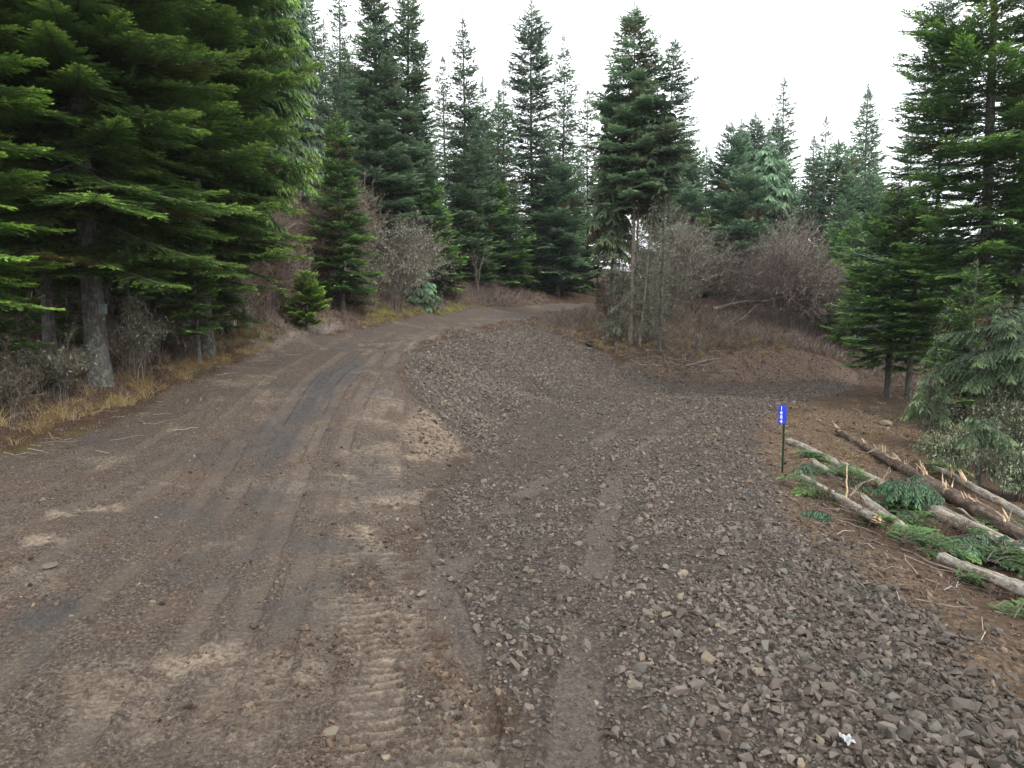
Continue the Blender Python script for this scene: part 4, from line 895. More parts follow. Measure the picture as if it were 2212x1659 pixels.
shrub("bush", "misty grey brush behind the purple-brown bush", 1690, 690, 52, 200, 70, 34, 46, (1.9, 1.85, 1.95), 500, m1=11, m2=8, rtw=.008)
shrub("bush", "grey leafless brush between the knoll trunks and the drooping conifer", 1445, 700, 47, 160, 45, 24, 47, (1.2, 1.2, 1.15), 1200, m1=10, m2=7, rtw=.007)
shrub("bush", "low reddish brush at the left foot of the knoll above the tyre", 1318, 706, 47, 62, 26, 40, 48, (1.0, .72, .66), 0, m1=9, m2=6, rtw=.006)
shrub("bush", "low reddish brush where the muddy road disappears", 1300, 680, 52, 50, 18, 34, 49, (1.0, .72, .66), 0, m1=9, m2=6, rtw=.007)
shrub("bush", "short brown brush right behind the tyre", 1330, 735, 43.5, 50, 26, 30, 50, (1.05, .8, .74), 0, m1=8, m2=6)
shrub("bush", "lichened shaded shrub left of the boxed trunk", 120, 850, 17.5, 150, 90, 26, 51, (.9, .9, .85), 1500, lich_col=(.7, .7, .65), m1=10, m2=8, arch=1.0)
shrub("bush", "lichened thin shrub right of the boxed trunk", 300, 810, 20, 170, 70, 14, 52, (1.1, 1.1, 1.05), 900, lich_col=(.8, .8, .75), m1=9, m2=7, arch=.9)
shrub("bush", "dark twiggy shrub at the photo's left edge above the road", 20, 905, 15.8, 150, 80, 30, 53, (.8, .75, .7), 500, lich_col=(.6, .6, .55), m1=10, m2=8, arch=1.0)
shrub("bush", "twiggy shaded shrub under the small bright-boughed fir", 400, 775, 23.5, 110, 60, 24, 54, (.9, .8, .75), 300, m1=9, m2=7, arch=.8)
# lichened small conifers at the right edge
conifer("lichened_conifer", "small conifer with grey lichen tufts behind the upper splintered log", 2000, 20, 800, 880, 44, 'droop', 1000, 91, .05, 0, mat_=M_HEM, dens=.7, col=(1.6, 1.6, 1.5), dead_to=.2, lichen=50, dead_r=1.0, cat="tree")
conifer("lichened_conifer", "wide pale grey-green lichened conifer filling the right edge above the logs", 2140, 18.5, 650, 800, 120, 'droop', 1030, 92, .07, 0, mat_=M_HEM, dens=.8, quality=1.7, sparse=.4, col=(.9, 1.0, .9), dead_to=.1, lichen=130, dead_r=1.25, profile=[(0, .95), (.3, 1), (.7, .7), (1, .1)], cat="tree")
conifer("lichened_conifer", "low mounded lichened conifer directly behind the longest log", 2110, 15.5, 900, 930, 90, 'droop', 1095, 93, .04, 0, mat_=M_HEM, dens=.9, quality=1.5, col=(1.1, 1.15, 1.0), dead_to=.05, lichen=120, dead_r=1.2, cat="tree")

for i, (px, py, d, h, sp, n, li, lab) in enumerate([(2150, 1010, 18, 190, 90, 26, 5200, "tallest lichen-laden shrub at the right edge behind the logs"), (2060, 1040, 16.5, 120, 80, 22, 3800, "grey-green lichen-laden shrub above the splintered log's middle"), (2190, 1070, 15, 120, 70, 20, 3600, "lichen-laden shrub at the right edge just above the thin rear log"),
        (2010, 960, 20.5, 150, 40, 9, 1500, "upright thin lichen-tufted shrub left of the lichen-laden ones")]):
    shrub("lichened_bush", lab, px, py, d, h, sp, n, 200 + i, (.8, .75, .7), li, lich_col=(.80, .92, .78) if i != 1 else (1.0, 1.08, .85), m1=12, m2=9, arch=1.1)
for i, (px, py, d, h, sp, lab) in enumerate([(1775, 1068, 13.2, 45, 95, "flattened branches spread left of the short snapped log"), (1960, 1195, 10.8, 45, 120, "tangle of thin dark branches below the whitish log"), (2060, 1150, 11.8, 60, 120, "tangle of branches between the two long logs at the right"),
        (2150, 1290, 9.2, 40, 130, "thin branches lying over the pale birch-like log"), (1850, 1030, 14.2, 50, 80, "twiggy slash where the whitish log meets the long peeled-tip log"), (2180, 1150, 12.2, 60, 100, "slash heap at the right edge behind the poles")]):
    shrub("slash_pile", lab, px, py, d, h, sp, 16, 220 + i, (.75, .62, .55), 0, cat="branches", m1=7, m2=4, arch=1.8, r=.009, upr=.3, rtw=.0035, group="slash among the logs")

# ------------------------------------------------------------------ ground cover (nobody could count it)
def undergrowth():
    rs = np.random.RandomState(77); A = Acc()
    def clumps(x, y, h, nst, rr, lo, hi, lean=.45):
        z, m = surf(x, y); k = (m['road'] < .25) & (m['grav'] < .2) & (m['cut'] < .35) & (m['fill'] < .3); x, y, z, h = x[k], y[k], z[k], h[k]
        h = h * np.clip(np.minimum(-sdf(Z_ROAD, x, y), -sdf(Z_GRAV, x, y)) / 4.0, .12, 1)
        n = len(x); i = np.repeat(np.arange(n), nst); nn = len(i)
        az = rs.rand(nn) * 6.283; ln = rs.uniform(.1, lean, nn) * 2; hh = h[i] * rs.uniform(.5, 1.1, nn); t = np.linspace(0, 1, 4)[None]
        P = np.stack([(x[i] + rs.normal(size=nn) * .08)[:, None] + (np.cos(az) * ln * hh)[:, None] * t ** 1.5, (y[i] + rs.normal(size=nn) * .08)[:, None] + (np.sin(az) * ln * hh)[:, None] * t ** 1.5, z[i][:, None] - .03 + hh[:, None] * (t - .3 * ln[:, None] * t ** 2)], -1)
        P[:, 1:] += rs.normal(size=(nn, 3, 3)) * (.05 * hh)[:, None, None]
        R = rr * np.maximum(1, y[i] / 25)[:, None] * np.array([[1, .8, .6, .3]])
        V, Fq = tubes(P, R, 3); r = np.repeat(rs.uniform(lo, hi, nn), 12); A.add(V, Fq, fa=np.stack([r * 0, r, r * 0], 1))
    def region(n, x0, x1, y0, y1): return rs.uniform(x0, x1, n), rs.uniform(y0, y1, n)
    x, y = region(8000, -22, -6, 13, 32); clumps(x, y, rs.uniform(.15, 1.0, len(x)), 7, .0045, .0, .9)
    x, y = region(15000, -26, 4, 30, 62); clumps(x, y, rs.uniform(.4, 2.0, len(x)), 8, .006, .15, 1.0)
    x, y = region(9000, 2, 26, 38, 58); clumps(x, y, rs.uniform(.15, .95, len(x)), 8, .0055, .1, .95)
    x, y = region(2500, 9, 24, 14, 36); clumps(x, y, rs.uniform(.1, .6, len(x)), 7, .0045, .1, .8)
    o = A.build("undergrowth", M_UNDER); tag(o, "brown twiggy undergrowth on the forest floor and knoll", "undergrowth", kind='stuff')
M_UNDER = varied("under_twigs", [(0, (.06, .044, .036)), (.5, (.165, .118, .095)), (1, (.38, .32, .27))])
undergrowth()
def dry_grass():
    rs = np.random.RandomState(78); A = Acc()
    edge = np.array([hit(*p) for p in [(30,965),(140,935),(230,905),(300,875),(350,850),(420,815),(500,785),(560,762),(620,742)]])
    spots = []
    for i in range(len(edge) - 1):
        for _ in range(28):
            t = rs.rand(); p = edge[i] * (1 - t) + edge[i + 1] * t; off = rs.rand() ** 1.3 * 2.2 + .15
            q = (p[0] - off * .75, p[1] + off * .65)
            if rs.rand() < sstep(-.35, .25, float(fbm(np.array([q[0]]), np.array([q[1]]), .8, 3, 90)[0])) * .9 + .08: spots.append((*q, rs.uniform(.10, .48)))
    for _ in range(260):
        p = hit(rs.uniform(640, 1010), rs.uniform(655, 715)); spots.append((p[0] - rs.rand(), p[1] + rs.rand(), rs.uniform(.1, .3)))
    for _ in range(420):
        p = hit(rs.uniform(1150, 1700), rs.uniform(705, 775)); spots.append((p[0], p[1] + rs.rand(), rs.uniform(.12, .4)))
    for _ in range(160):
        p = hit(rs.uniform(1680, 2100), rs.uniform(870, 1000)); spots.append((p[0], p[1], rs.uniform(.05, .14)))
    sp = np.array(spots); z, m = surf(sp[:, 0], sp[:, 1]); k = (m['road'] < .4) & (m['grav'] < .4); sp = sp[k]; z = z[k]
    n = len(sp); i = np.repeat(np.arange(n), 34); nn = len(i); az = rs.rand(nn) * 6.28; L = sp[i, 2] * rs.uniform(.5, 1.3, nn); ln = rs.uniform(.2, 1.1, nn)
    B = np.stack([sp[i, 0] + rs.normal(size=nn) * .10, sp[i, 1] + rs.normal(size=nn) * .10, z[i] - .02], 1)
    t = np.linspace(0, 1, 4)[None]; dh = np.stack([np.cos(az), np.sin(az)], 1)
    P = np.stack([B[:, :1] + dh[:, :1] * (L * ln)[:, None] * t ** 1.6, B[:, 1:2] + dh[:, 1:] * (L * ln)[:, None] * t ** 1.6, B[:, 2:] + L[:, None] * (t - .45 * ln[:, None] * t ** 2.4)], -1)
    w = .0035 * np.maximum(1, B[:, 1] / 16)[:, None] * np.array([[1, .9, .7, .2]])
    V, Fq = tubes(P, w, 3); g = np.repeat(np.repeat(rs.uniform(0, 1, n), 34) * .6 + .4 * rs.rand(nn), 12); A.add(V, Fq, fa=np.stack([g * 0, g, g * 0], 1))
    tag(A.build("dry_grass", M_GRASS), "straw coloured dry grass along the upper edge of the muddy road", "grass", kind='stuff')
dry_grass()
def litter():
    rs = np.random.RandomState(79); A = Acc()
    for (n, x0, x1, y0, y1, s) in [(26000, -20, -5, 12, 30, .035), (16000, -18, 2, 28, 60, .07), (16000, 0, 24, 37, 56, .06), (9000, 3.5, 14, 5, 24, .03)]:
        x = rs.uniform(x0, x1, n); y = rs.uniform(y0, y1, n); z, m = surf(x, y); k = (m['road'] < .3) & (m['grav'] < .3) & (m['cut'] < .5); k &= (m['fill'] < .3) | (rs.rand(n) < .3); x, y, z = x[k], y[k], z[k]; n = len(x)
        az = rs.rand(n) * 6.28; d = unit(np.stack([np.cos(az), np.sin(az), rs.normal(size=n) * .35], 1))
        V, Fq = blades(np.stack([x, y, z + .012], 1), d, s * rs.uniform(.5, 1.6, n), s * .28 * rs.uniform(.4, 1.3, n), unit(UP + rs.normal(size=(n, 3)) * .6))
        A.add(V, Fq, fa=fa_const(len(V), rs, per=4))
    tag(A.build("leaf_litter", M_LITTER), "fallen leaves and bark bits scattered beside the road", "leaf litter", kind='stuff')
litter()
def twig_debris():
    rs = np.random.RandomState(80); A = Acc()
    def st(n, pts, l0, l1, r):
        pts = np.array(pts); k = rs.randint(0, len(pts) - 1, n); t = rs.rand(n)[:, None]; p = pts[k] * (1 - t) + pts[k + 1] * t + rs.normal(size=(n, 2)) * .45
        z, m = surf(p[:, 0], p[:, 1]); az = rs.normal(size=n) * 1.2; l = rs.uniform(l0, l1, n); s = np.linspace(-.5, .5, 4)[None]
        q = np.stack([p[:, :1] + (np.cos(az) * l)[:, None] * s, p[:, 1:] + (np.sin(az) * l)[:, None] * s], -1); zz = surf(q[..., 0].ravel(), q[..., 1].ravel())[0].reshape(n, 4)
        P = np.concatenate([q, zz[..., None]], -1); P[..., 2] = np.maximum(P[..., 2], P[..., 2].mean(1, keepdims=True)) + r + .015; P[:, 1:3] += rs.normal(size=(n, 2, 3)) * .03
        V, Fq = tubes(P, r * rs.uniform(.5, 1.4, n)[:, None] * np.array([[1, .9, .8, .5]]), 4); A.add(V, Fq, fa=fa_const(len(V), rs, per=16))
    st(150, [hit(*p) for p in [(1180,708),(1290,752),(1360,775),(1450,785),(1530,775),(1640,752)]], .4, 1.6, .012)
    st(130, [hit(*p) for p in [(1400,790),(1480,800),(1560,800)]], .2, .8, .014)
    st(60, [hit(*p) for p in [(1700,1040),(1790,1120),(1900,1190),(2050,1280),(2180,1380)]],   .2, .9, .006)
    st(90, [hit(*p) for p in [(60,985),(200,950),(330,890),(470,820),(640,760)]], .2, .9, .007)
    st(50, [hit(*p) for p in [(1720,880),(1900,900),(2000,960)]], .15, .6, .012)
    tag(A.build("twig_debris", M_STICK), "broken twigs strewn along the knoll edge and beside the logs", "twig debris", kind='stuff')
twig_debris()

# ------------------------------------------------------------------ felled logs
def log(label, p0, p1, r0, r1, m, seed, cut=(True, True), stubs=0, broken=0, sag=0.0):
    rs = np.random.RandomState(seed); p0 = np.array(p0); p1 = np.array(p1); k = 40; t = np.linspace(0, 1, k)
    if not cut[1]: p1 = p1 + unit(p1 - p0) * 1.6; p1[2] = max(gz(p1[0], p1[1]) + r1 * .8, p1[2] - .5); cut = (cut[0], True)
    root = empty("felled_log", tuple(p0), label, "log", "felled logs beside the gravel")
    d = p1 - p0; Ln = np.linalg.norm(d); u = d / Ln; s = unit(np.cross(u, UP))
    P = d[None] * t[:, None] + s[None] * (np.sin(t * 4 + seed) * .012 * Ln / 3)[:, None] - UP * (sag * np.sin(np.pi * t))[:, None]
    P += rs.normal(size=P.shape) * .004
    R = .80 * (r0 + (r1 - r0) * t) * (1 + .05 * rs.normal(size=k)); sd = 18
    V, Fq = tubes(P[None], R[None], sd); c = np.repeat(P, sd, 0); V = c + (V - c) * (1 + .05 * np.sin(np.arange(len(V)) % sd * 1.7 + c[:, 0]) + .035 * rs.normal(size=len(V)))[:, None]
    ai = (np.arange(len(V)) % sd) / sd * 6.28 * .5 * (r0 + r1); lcv = np.stack([np.repeat(t * Ln, sd) + seed * 7.3, ai, np.sin(ai * 3) * .1], 1)
    A = Acc(); A.add(V, Fq, lc=lcv); A.build("bark", m, root, True)
    for e, (ci, dirn) in enumerate(((0, -u), (k - 1, u))):
        if not cut[e]: continue
        ring = V[ci * sd:(ci + 1) * sd]; B = Acc(); cc = ring.mean(0)
        if broken and e == broken - 1:       # ragged snapped end
            n = 26; a = rs.rand(n) * 6.28; q = rs.rand(n) ** .5 * .85; U = unit(np.cross(u, s)); O = cc + (s * (np.cos(a) * q)[:, None] + U * (np.sin(a) * q)[:, None]) * R[ci] - dirn * .05
            E = O + unit(dirn + rs.normal(size=(n, 3)) * .12) * rs.uniform(.06, .22, n)[:, None]
            Vv, Ff = tubes(np.stack([O, (O + E) / 2, E], 1), R[ci] * .26 * rs.uniform(.5, 1.3, n)[:, None] * np.array([[1, .75, .08]]), 4); B.add(Vv, Ff, fa=fa_const(len(Vv), rs, per=12)); B.build("broken_end", M_SPL, root)
        else:
            rr = cc + (ring - cc) * .98 + dirn * .004; B.add(np.vstack([rr, cc + dirn * .01]), np.array([[i, (i + 1) % sd, sd] for i in range(sd)])[:, ::1 if e else -1]); B.build("cut_end", M_WOOD, root)
    for i in range(stubs):
        tt = rs.uniform(.05, .95); b = d * tt; a = rs.uniform(-2.2, 2.2); w = unit(s * math.sin(a) + UP * math.cos(a) + u * rs.uniform(-.2, .6)); l = rs.uniform(.15, .6); rr = rs.uniform(.012, .028)
        Q = np.stack([b, b + w * l * .5, b + w * l + UP * -.04])[None]; Vv, Ff = tubes(Q, np.array([[rr, rr * .8, rr * .45]]), 6); B = Acc(); B.add(Vv, Ff, fa=fa_const(len(Vv), rs)); B.build("branch_stub", M_LIMB, root)
    return root
def splinters(root, p, rs, n=6, s=.22):
    s *= .72
    p = np.array(p) - np.array(root.location); n = int(n); O = p + rs.normal(size=(n, 3)) * [.04, .04, .02]
    D = unit(np.array([-.35, .15, .85]) + rs.normal(size=3) * .25 + rs.normal(size=(n, 3)) * .22); l = s * rs.uniform(.3, 1.25, n)
    V, Fq = tubes(np.stack([O - D * .04, O + D * (l * .5)[:, None], O + D * l[:, None]], 1), s * .075 * rs.uniform(.35, 1.3, n)[:, None] * np.array([[1, .85, .08]]), 4)
    A = Acc(); A.add(V, Fq, fa=fa_const(len(V), rs, .2, 1, per=12)); A.build("splinter_sprays", M_SPL, root)
la0, la1 = at(1812, 930, 21), at(2260, 1196, 11.0)
logA = log("longest rough-barked felled log studded with pale splinters, uppermost of the pile", la0, la1, .115, .22, M_LOGD, 1, (True, False), 7, 1)
rs_ = np.random.RandomState(9)
for px, s, n in [(1870, .22, 5), (1888, .16, 3), (1908, .28, 6), (1937, .30, 7), (1956, .22, 4), (1985, .26, 5), (1998, .42, 9), (2045, .34, 6), (2090, .26, 5), (2108, .22, 5), (2175, .36, 5)]:
    t = (px - 1812) / (2260 - 1812); d_ = 1 / ((1 - t) / 21 + t / 11.0); p = at(px, 930 + (1196 - 930) * t, d_); p[2] += .115 + .10 * t - .01; splinters(logA, p, rs_, n, s)
splinters(logA, la0 + [0, 0, .03], rs_, 5, .40)
logB = log("long log starting right of the number sign with peeled pale tip", at(1708, 953, 19.3), at(2260, 1210, 10.2), .13, .17, M_LOGP, 2, (True, False), 6)
logC = log("short pale log nearest the gravel with orange snapped end", at(1732, 1031, 15.0), at(1893, 1122, 11.7), .085, .10, M_LOGP, 3, (True, True), 3, 2)
logF = log("whitish log lying under the short snapped log", at(1752, 997, 16.6), at(1966, 1156, 11.9), .12, .15, M_LOGP, 4, (True, True), 3)
logD = log("pale birch-like log entering from the lower right with white cut end", at(2033, 1206, 10.3), at(2270, 1326, 8.6), .105, .14, M_LOGP, 5, (True, False), 2)
logE = log("thin log behind the splinter-studded one at the right edge", at(2022, 1010, 16.0), at(2260, 1112, 12.4), .10, .11, M_LOGP, 6, (True, False), 3)
for px, py, d_ in [(2060, 1022, 15.1), (2085, 1038, 14.6)]: splinters(logE, at(px, py, d_), rs_, 5, .3)
def stick(label, pts, r, seed, m=None, orange=False, cat="stick", name="fallen_branch", forks=3):
    rs = np.random.RandomState(seed); P = np.array([at(*p) for p in pts]); P = np.stack([np.interp(np.linspace(0, len(P) - 1, 14), range(len(P)), P[:, i]) for i in range(3)], 1); o = P[0].copy(); P -= o
    P[1:-1] = (P[:-2] + P[1:-1] * 2 + P[2:]) / 4; L = np.linalg.norm(P[-1]); P[1:] += rs.normal(size=(13, 3)) * .006 * L
    V, Fq = tubes(P[None], r * np.linspace(1, .45, 14)[None], 6); A = Acc(); A.add(V, Fq, fa=fa_const(len(V), rs, .3, .9))
    for i in range(forks):
        j = rs.randint(3, 12); b = P[j]; w = unit(unit(P[j + 1] - P[j]) + rs.normal(size=3) * .5 + UP * .1); l = L * rs.uniform(.12, .3); Q = np.stack([b, b + w * l * .5 + rs.normal(size=3) * .02, b + w * l])[None]
        Vv, Ff = tubes(Q, r * np.array([[.5, .4, .2]]), 4); A.add(Vv, Ff, fa=fa_const(len(Vv), rs))
    ob = A.build(name, m or M_STICK); ob.location = tuple(o); tag(ob, label, cat, "loose branches by the logs"); return ob
stick("long dark switch lying below the snapped short log", [(1779, 1114, 12.4), (1850, 1135, 11.9), (1932, 1168, 11.3)], .014, 1)
stick("curved thin branch with pale bark across the brown soil, lowest of the loose branches", [(1916, 1190, 10.6), (1935, 1245, 9.6), (1985, 1310, 8.4), (2060, 1370, 7.6), (2130, 1440, 6.8)], .010, 2)
stick("long slim branch running beside the pale birch-like log", [(1865, 1163, 11.2), (1960, 1190, 10.7), (2080, 1240, 9.8), (2230, 1312, 8.7)], .014, 3)
stick("short stout branch with orange broken tip at the right edge", [(2135, 1341, 8.5), (2180, 1330, 8.5), (2230, 1333, 8.4)], .024, 4, forks=0)
stick("bare pole resting over the logs at the right edge", [(2068, 1098, 12.4), (2130, 1140, 11.7), (2230, 1215, 10.6)], .024, 5)
stick("second bare pole just below the pole on the logs", [(2085, 1120, 12.2), (2150, 1170, 11.0), (2230, 1225, 10.2)], .020, 6)
stick("grey forked branch rising between the two long logs", [(1835, 1072, 13.4), (1860, 1045, 13.6), (1900, 1030, 13.8)], .020, 7)
stick("dark crooked branch propped against the splinter-studded log", [(1880, 1072, 14.0), (1905, 1045, 14.3), (1921, 1008, 14.8)], .022, 8)
stick("dark branch stub cluster left of the splinter-studded log", [(1848, 973, 18.0), (1870, 980, 17.5), (1895, 968, 17.6)], .024, 9)
stick("thin twig reaching back over the soil beneath the branchy boughs", [(1990, 1290, 8.9), (2040, 1283, 9.1), (2075, 1262, 9.4)], .009, 10)
stick("thin lichened stick pointing down toward the bare soil", [(2025, 1235, 9.9), (2060, 1270, 9.3), (2080, 1305, 8.9)], .022, 11)
stick("upright reddish splintered stub standing from the short log", [(1828, 1085, 12.9), (1829, 1045, 12.9), (1830, 1000, 12.95)], .020, 12, M_SPL, forks=0)

# ------------------------------------------------------------------ cut green boughs
def bough(label, px, py, d_, L, az, seed, kind='fir', m=None, col=(1, 1, 1), n=5, b=-.25, a=.35, lift=.05, fan=.55):
    rs = np.random.RandomState(seed + 900); p = at(px, py, d_); z = gz(p[0], p[1]) + lift; p[2] = max(p[2], z)
    A = Acc(); azs = az + rs.normal(size=n) * fan; Ls = L * rs.uniform(.6, 1.1, n); K = dict(KIND[kind])
    O = np.zeros((n, 3)) + rs.normal(size=(n, 3)) * [.1, .1, .02]; aa = a + rs.normal(size=n) * .15; bb = np.full(n, b - .25 * (a > .2))
    spray(A, O, azs, Ls, aa, bb, .45, K, rs, dens=.9)
    A.mats = [M_LIMB]; V, Fq = tubes(limb_lines(O, azs, Ls, aa, bb), np.ones((n, 1)) * .012 * np.linspace(1, .3, 6)[None], 4); A.add(V, Fq, 1, fa=fa_const(len(V), rs))
    o = A.build("cut_bough", m or M_FIR); o.location = tuple(p); o.color = (*col, 1); tag(o, label, "bough", "green boughs lying among the logs"); return o
TEAL = (.80, 1.0, .90)
bough("rounded mound of blue-green boughs between the two long logs", 1965, 1052, 13.4, .56, 0.2, 1, 'droop', M_FAR, (.75, .95, .80), 34, -1.0, .95, .30, 2.2)
bough("dark green bough right at the foot of the number sign", 1728, 985, 16.8, .8, .1, 2, n=6, col=(.9, .95, .9))
bough("green bough between the whitish log and the long peeled-tip log", 1790, 1020, 15.2, .8, -.2, 3, n=6)
bough("bough spilling left under the short snapped log", 1800, 1062, 13.9, .9, 3.2, 4, n=7, col=(.9, .95, .9))
bough("pale teal drooping bough tip nearest the gravel", 1800, 1130, 12.0, .7, 3.0, 5, 'droop', M_FAR, TEAL, 4)
bough("green bough beneath the broken end of the short log", 1870, 1140, 12.0, .7, .2, 6, n=5)
bough("wide flat bough in front of the whitish cut log", 1950, 1182, 11.1, 1.0, .2, 7, n=8, col=(1.0, 1.05, 1.0))
bough("bough tucked against the pale birch-like log's cut end", 2020, 1190, 10.9, .8, -.3, 8, 'droop', M_FAR, (1.1, 1.3, 1.2), 6)
bough("bough hanging from the thin poles", 2090, 1140, 11.8, .7, -.6, 9, n=5)
bough("blue-green bough at the right edge over the poles", 2165, 1180, 10.8, .8, .1, 10, 'droop', M_FAR, TEAL, 7)
bough("dark bough in the gap behind the pale birch-like log", 2130, 1210, 10.6, 1.0, .3, 11, n=9, col=(.8, .9, .85))
bough("small bough below the pale birch-like log", 2075, 1255, 9.6, .45, .3, 12, n=5)
bough("bright bough by the stout orange-tipped branch at the lower right", 2180, 1362, 8.1, .5, .2, 13, n=6, col=(1.1, 1.15, 1))
bough("mossy bough on top of the splinter-studded log", 2020, 1005, 15.2, .6, .4, 14, n=5, col=(1.1, 1.05, .9))
bough("dark bough behind the thin pole tips at the far right", 2200, 1130, 12.6, .9, 2.8, 15, n=7, col=(.85, .9, .85))

rsb = np.random.RandomState(21)
for i in range(22):
    t = rsb.rand(); px = 1740 + t * 470; py = 1010 + t * 215 + rsb.uniform(-15, 45); d_ = 1 / ((1 - t) / 16.3 + t / 10.2)
    o = bough("small green bough lying in the tangle between the felled logs", px, py, d_, rsb.uniform(.4, .8), rsb.uniform(-.9, .9) + (3.14 if rsb.rand() < .3 else 0), 40 + i, 'fir' if i % 3 else 'droop', None if i % 3 else M_FAR, [(.9, .95, .9), (1.05, 1.1, 1.1), (.75, .85, .8)][i % 3], 4, lift=.02)
    o['group'] = "small boughs in the tangle"

# ------------------------------------------------------------------ number sign
def box_obj(name, m, sx, sy, sz, parent=None, bev=.002, loc=(0, 0, 0)):
    bm = bmesh.new(); bmesh.ops.create_cube(bm, size=1.0); bmesh.ops.scale(bm, vec=(sx, sy, sz), verts=bm.verts)
    bmesh.ops.bevel(bm, geom=bm.edges[:], offset=bev, segments=2, affect='EDGES'); me = bpy.data.meshes.new(name); bm.to_mesh(me); bm.free()
    me.materials.append(m); o = bpy.data.objects.new(name, me); COL.objects.link(o); o.location = loc; o.parent = parent; return o
sp_ = at0(1690, 1013, 0.0); sz_ = gz(sp_[0], sp_[1])
sign = empty("number_sign", (sp_[0], sp_[1], sz_), "blue house number sign reading 1684 on a green metal post", "sign", rz=rad(-9))
def u_post():
    prof = [(-.030, .0), (-.018, .0), (-.012, .022), (.012, .022), (.018, 0), (.030, 0), (.030, -.004), (.015, -.004), (.009, .017), (-.009, .017), (-.015, -.004), (-.030, -.004)]
    bm = bmesh.new(); lo = [bm.verts.new((x * .8, y, -.3)) for x, y in prof]; hi = [bm.verts.new((x * .8, y, 1.50)) for x, y in prof]; n = len(prof)
    for i in range(n): bm.faces.new((lo[i], lo[(i + 1) % n], hi[(i + 1) % n], hi[i]))
    bm.faces.new(hi); bm.faces.new(lo[::-1]); bmesh.ops.recalc_face_normals(bm, faces=bm.faces)
    me = bpy.data.meshes.new("post"); bm.to_mesh(me); bm.free(); me.materials.append(M_POST); o = bpy.data.objects.new("post", me); COL.objects.link(o); o.parent = sign
u_post()
plate = box_obj("number_plate", M_BLUE, .170, .004, .43, sign, .0015, (-.040, -.012, 1.335))
for i, ch in enumerate("1684"):
    cu = bpy.data.curves.new("digit", 'FONT'); cu.body = ch if ch != '1' else 'I'; cu.size = .112; cu.align_x = 'CENTER'; cu.align_y = 'CENTER'; cu.extrude = .0015; cu.offset = .0016
    tmp = bpy.data.objects.new("tmp", cu); COL.objects.link(tmp); dg = bpy.context.evaluated_depsgraph_get(); me = bpy.data.meshes.new_from_object(tmp.evaluated_get(dg)); bpy.data.objects.remove(tmp)
    me.materials.clear(); me.materials.append(M_WHITE); o = bpy.data.objects.new("digit", me); COL.objects.link(o); o.parent = plate
    o.rotation_euler = (rad(90), 0, 0); o.location = (-.026, -.0045, .215 - .43 * (.165 + .235 * i)); o.scale = (.95, 1, 1)
for zz in (.19, -.19):
    bm = bmesh.new(); bmesh.ops.create_cone(bm, cap_ends=True, segments=10, radius1=.007, radius2=.005, depth=.005); me = bpy.data.meshes.new("bolt"); bm.to_mesh(me); bm.free(); me.materials.append(M_STAKE)
    o = bpy.data.objects.new("bolt", me); COL.objects.link(o); o.parent = plate; o.rotation_euler = (rad(90), 0, 0); o.location = (.040, -.005, zz)

# ------------------------------------------------------------------ tyre on the slope
tp = hit(1278, 747); tz = gz(*tp)
bm = bmesh.new(); prof = [(.19, -.09), (.215, -.105), (.27, -.115), (.315, -.10), (.335, -.075), (.338, -.02), (.338, .02), (.335, .075), (.315, .10), (.27, .115), (.215, .105), (.19, .09), (.205, .07), (.30, .06), (.30, -.06), (.205, -.07)]
NS = 64; rings = []
for i in range(NS):
    a = i / NS * 6.28318; g = .006 if i % 2 else -.006
    rings.append([bm.verts.new(((r + (g if r > .33 else 0)) * math.cos(a), (r + (g if r > .33 else 0)) * math.sin(a), z)) for r, z in prof])
for i in range(NS):
    for j in range(len(prof)): bm.faces.new((rings[i][j], rings[(i + 1) % NS][j], rings[(i + 1) % NS][(j + 1) % len(prof)], rings[i][(j + 1) % len(prof)]))
bmesh.ops.recalc_face_normals(bm, faces=bm.faces); me = bpy.data.meshes.new("tyre"); bm.to_mesh(me); bm.free(); me.materials.append(M_RUB)
ty = bpy.data.objects.new("tyre", me); COL.objects.link(ty); ty.location = (tp[0], tp[1], tz + .17); ty.rotation_euler = (rad(22), rad(-8), .4); tag(ty, "old black tyre lying on top of the rocky bank", "tyre")

# ------------------------------------------------------------------ small things
p = hit(954, 652); o = box_obj("survey_stake", M_STAKE, .11, .07, 1.25, None, .006, (p[0], p[1], gz(*p) + .45)); o.rotation_euler = (0, rad(1.5), .2); tag(o, "pale wooden stake on the mossy bank above the road", "stake")
bp = at(222, 669, 18.62); o = box_obj("trunk_box", M_BOXM, .19, .10, .25, None, .012, tuple(bp)); tag(o, "small weathered grey-green box fixed to the big fir's trunk", "box"); box_obj("lid", M_BOXM, .21, .12, .02, o, .004, (0, 0, .137))
def stone(label, px, py, size, seed, t, bl=0., name="stone", cat="stone", m=None, flat=.62):
    rs = np.random.RandomState(seed); x, y = hit(px, py); bm = bmesh.new()
    for q in unit(rs.normal(size=(26, 3))) * [1, .8, flat]: bm.verts.new(q * size * .5)
    bmesh.ops.convex_hull(bm, input=bm.verts); bmesh.ops.delete(bm, geom=[v for v in bm.verts if not v.link_faces], context='VERTS'); bmesh.ops.bevel(bm, geom=bm.edges[:], offset=size * .025, segments=1, affect='EDGES')
    me = bpy.data.meshes.new(name); bm.to_mesh(me); bm.free(); me.materials.append(m or M_ROCK); a = me.attributes.new("ra", 'FLOAT_VECTOR', 'POINT'); a.data.foreach_set("vector", np.tile([t, bl, t], len(me.vertices)).astype(np.float32))
    o = bpy.data.objects.new(name, me); COL.objects.link(o); o.location = (x, y, gz(x, y) + size * flat * .22); o.rotation_euler = (0, 0, rs.rand() * 6); tag(o, label, cat)
stone("round dark stone sitting proud among the crushed rock", 1391, 1358, .15, 1, .25, .8, flat=.85)
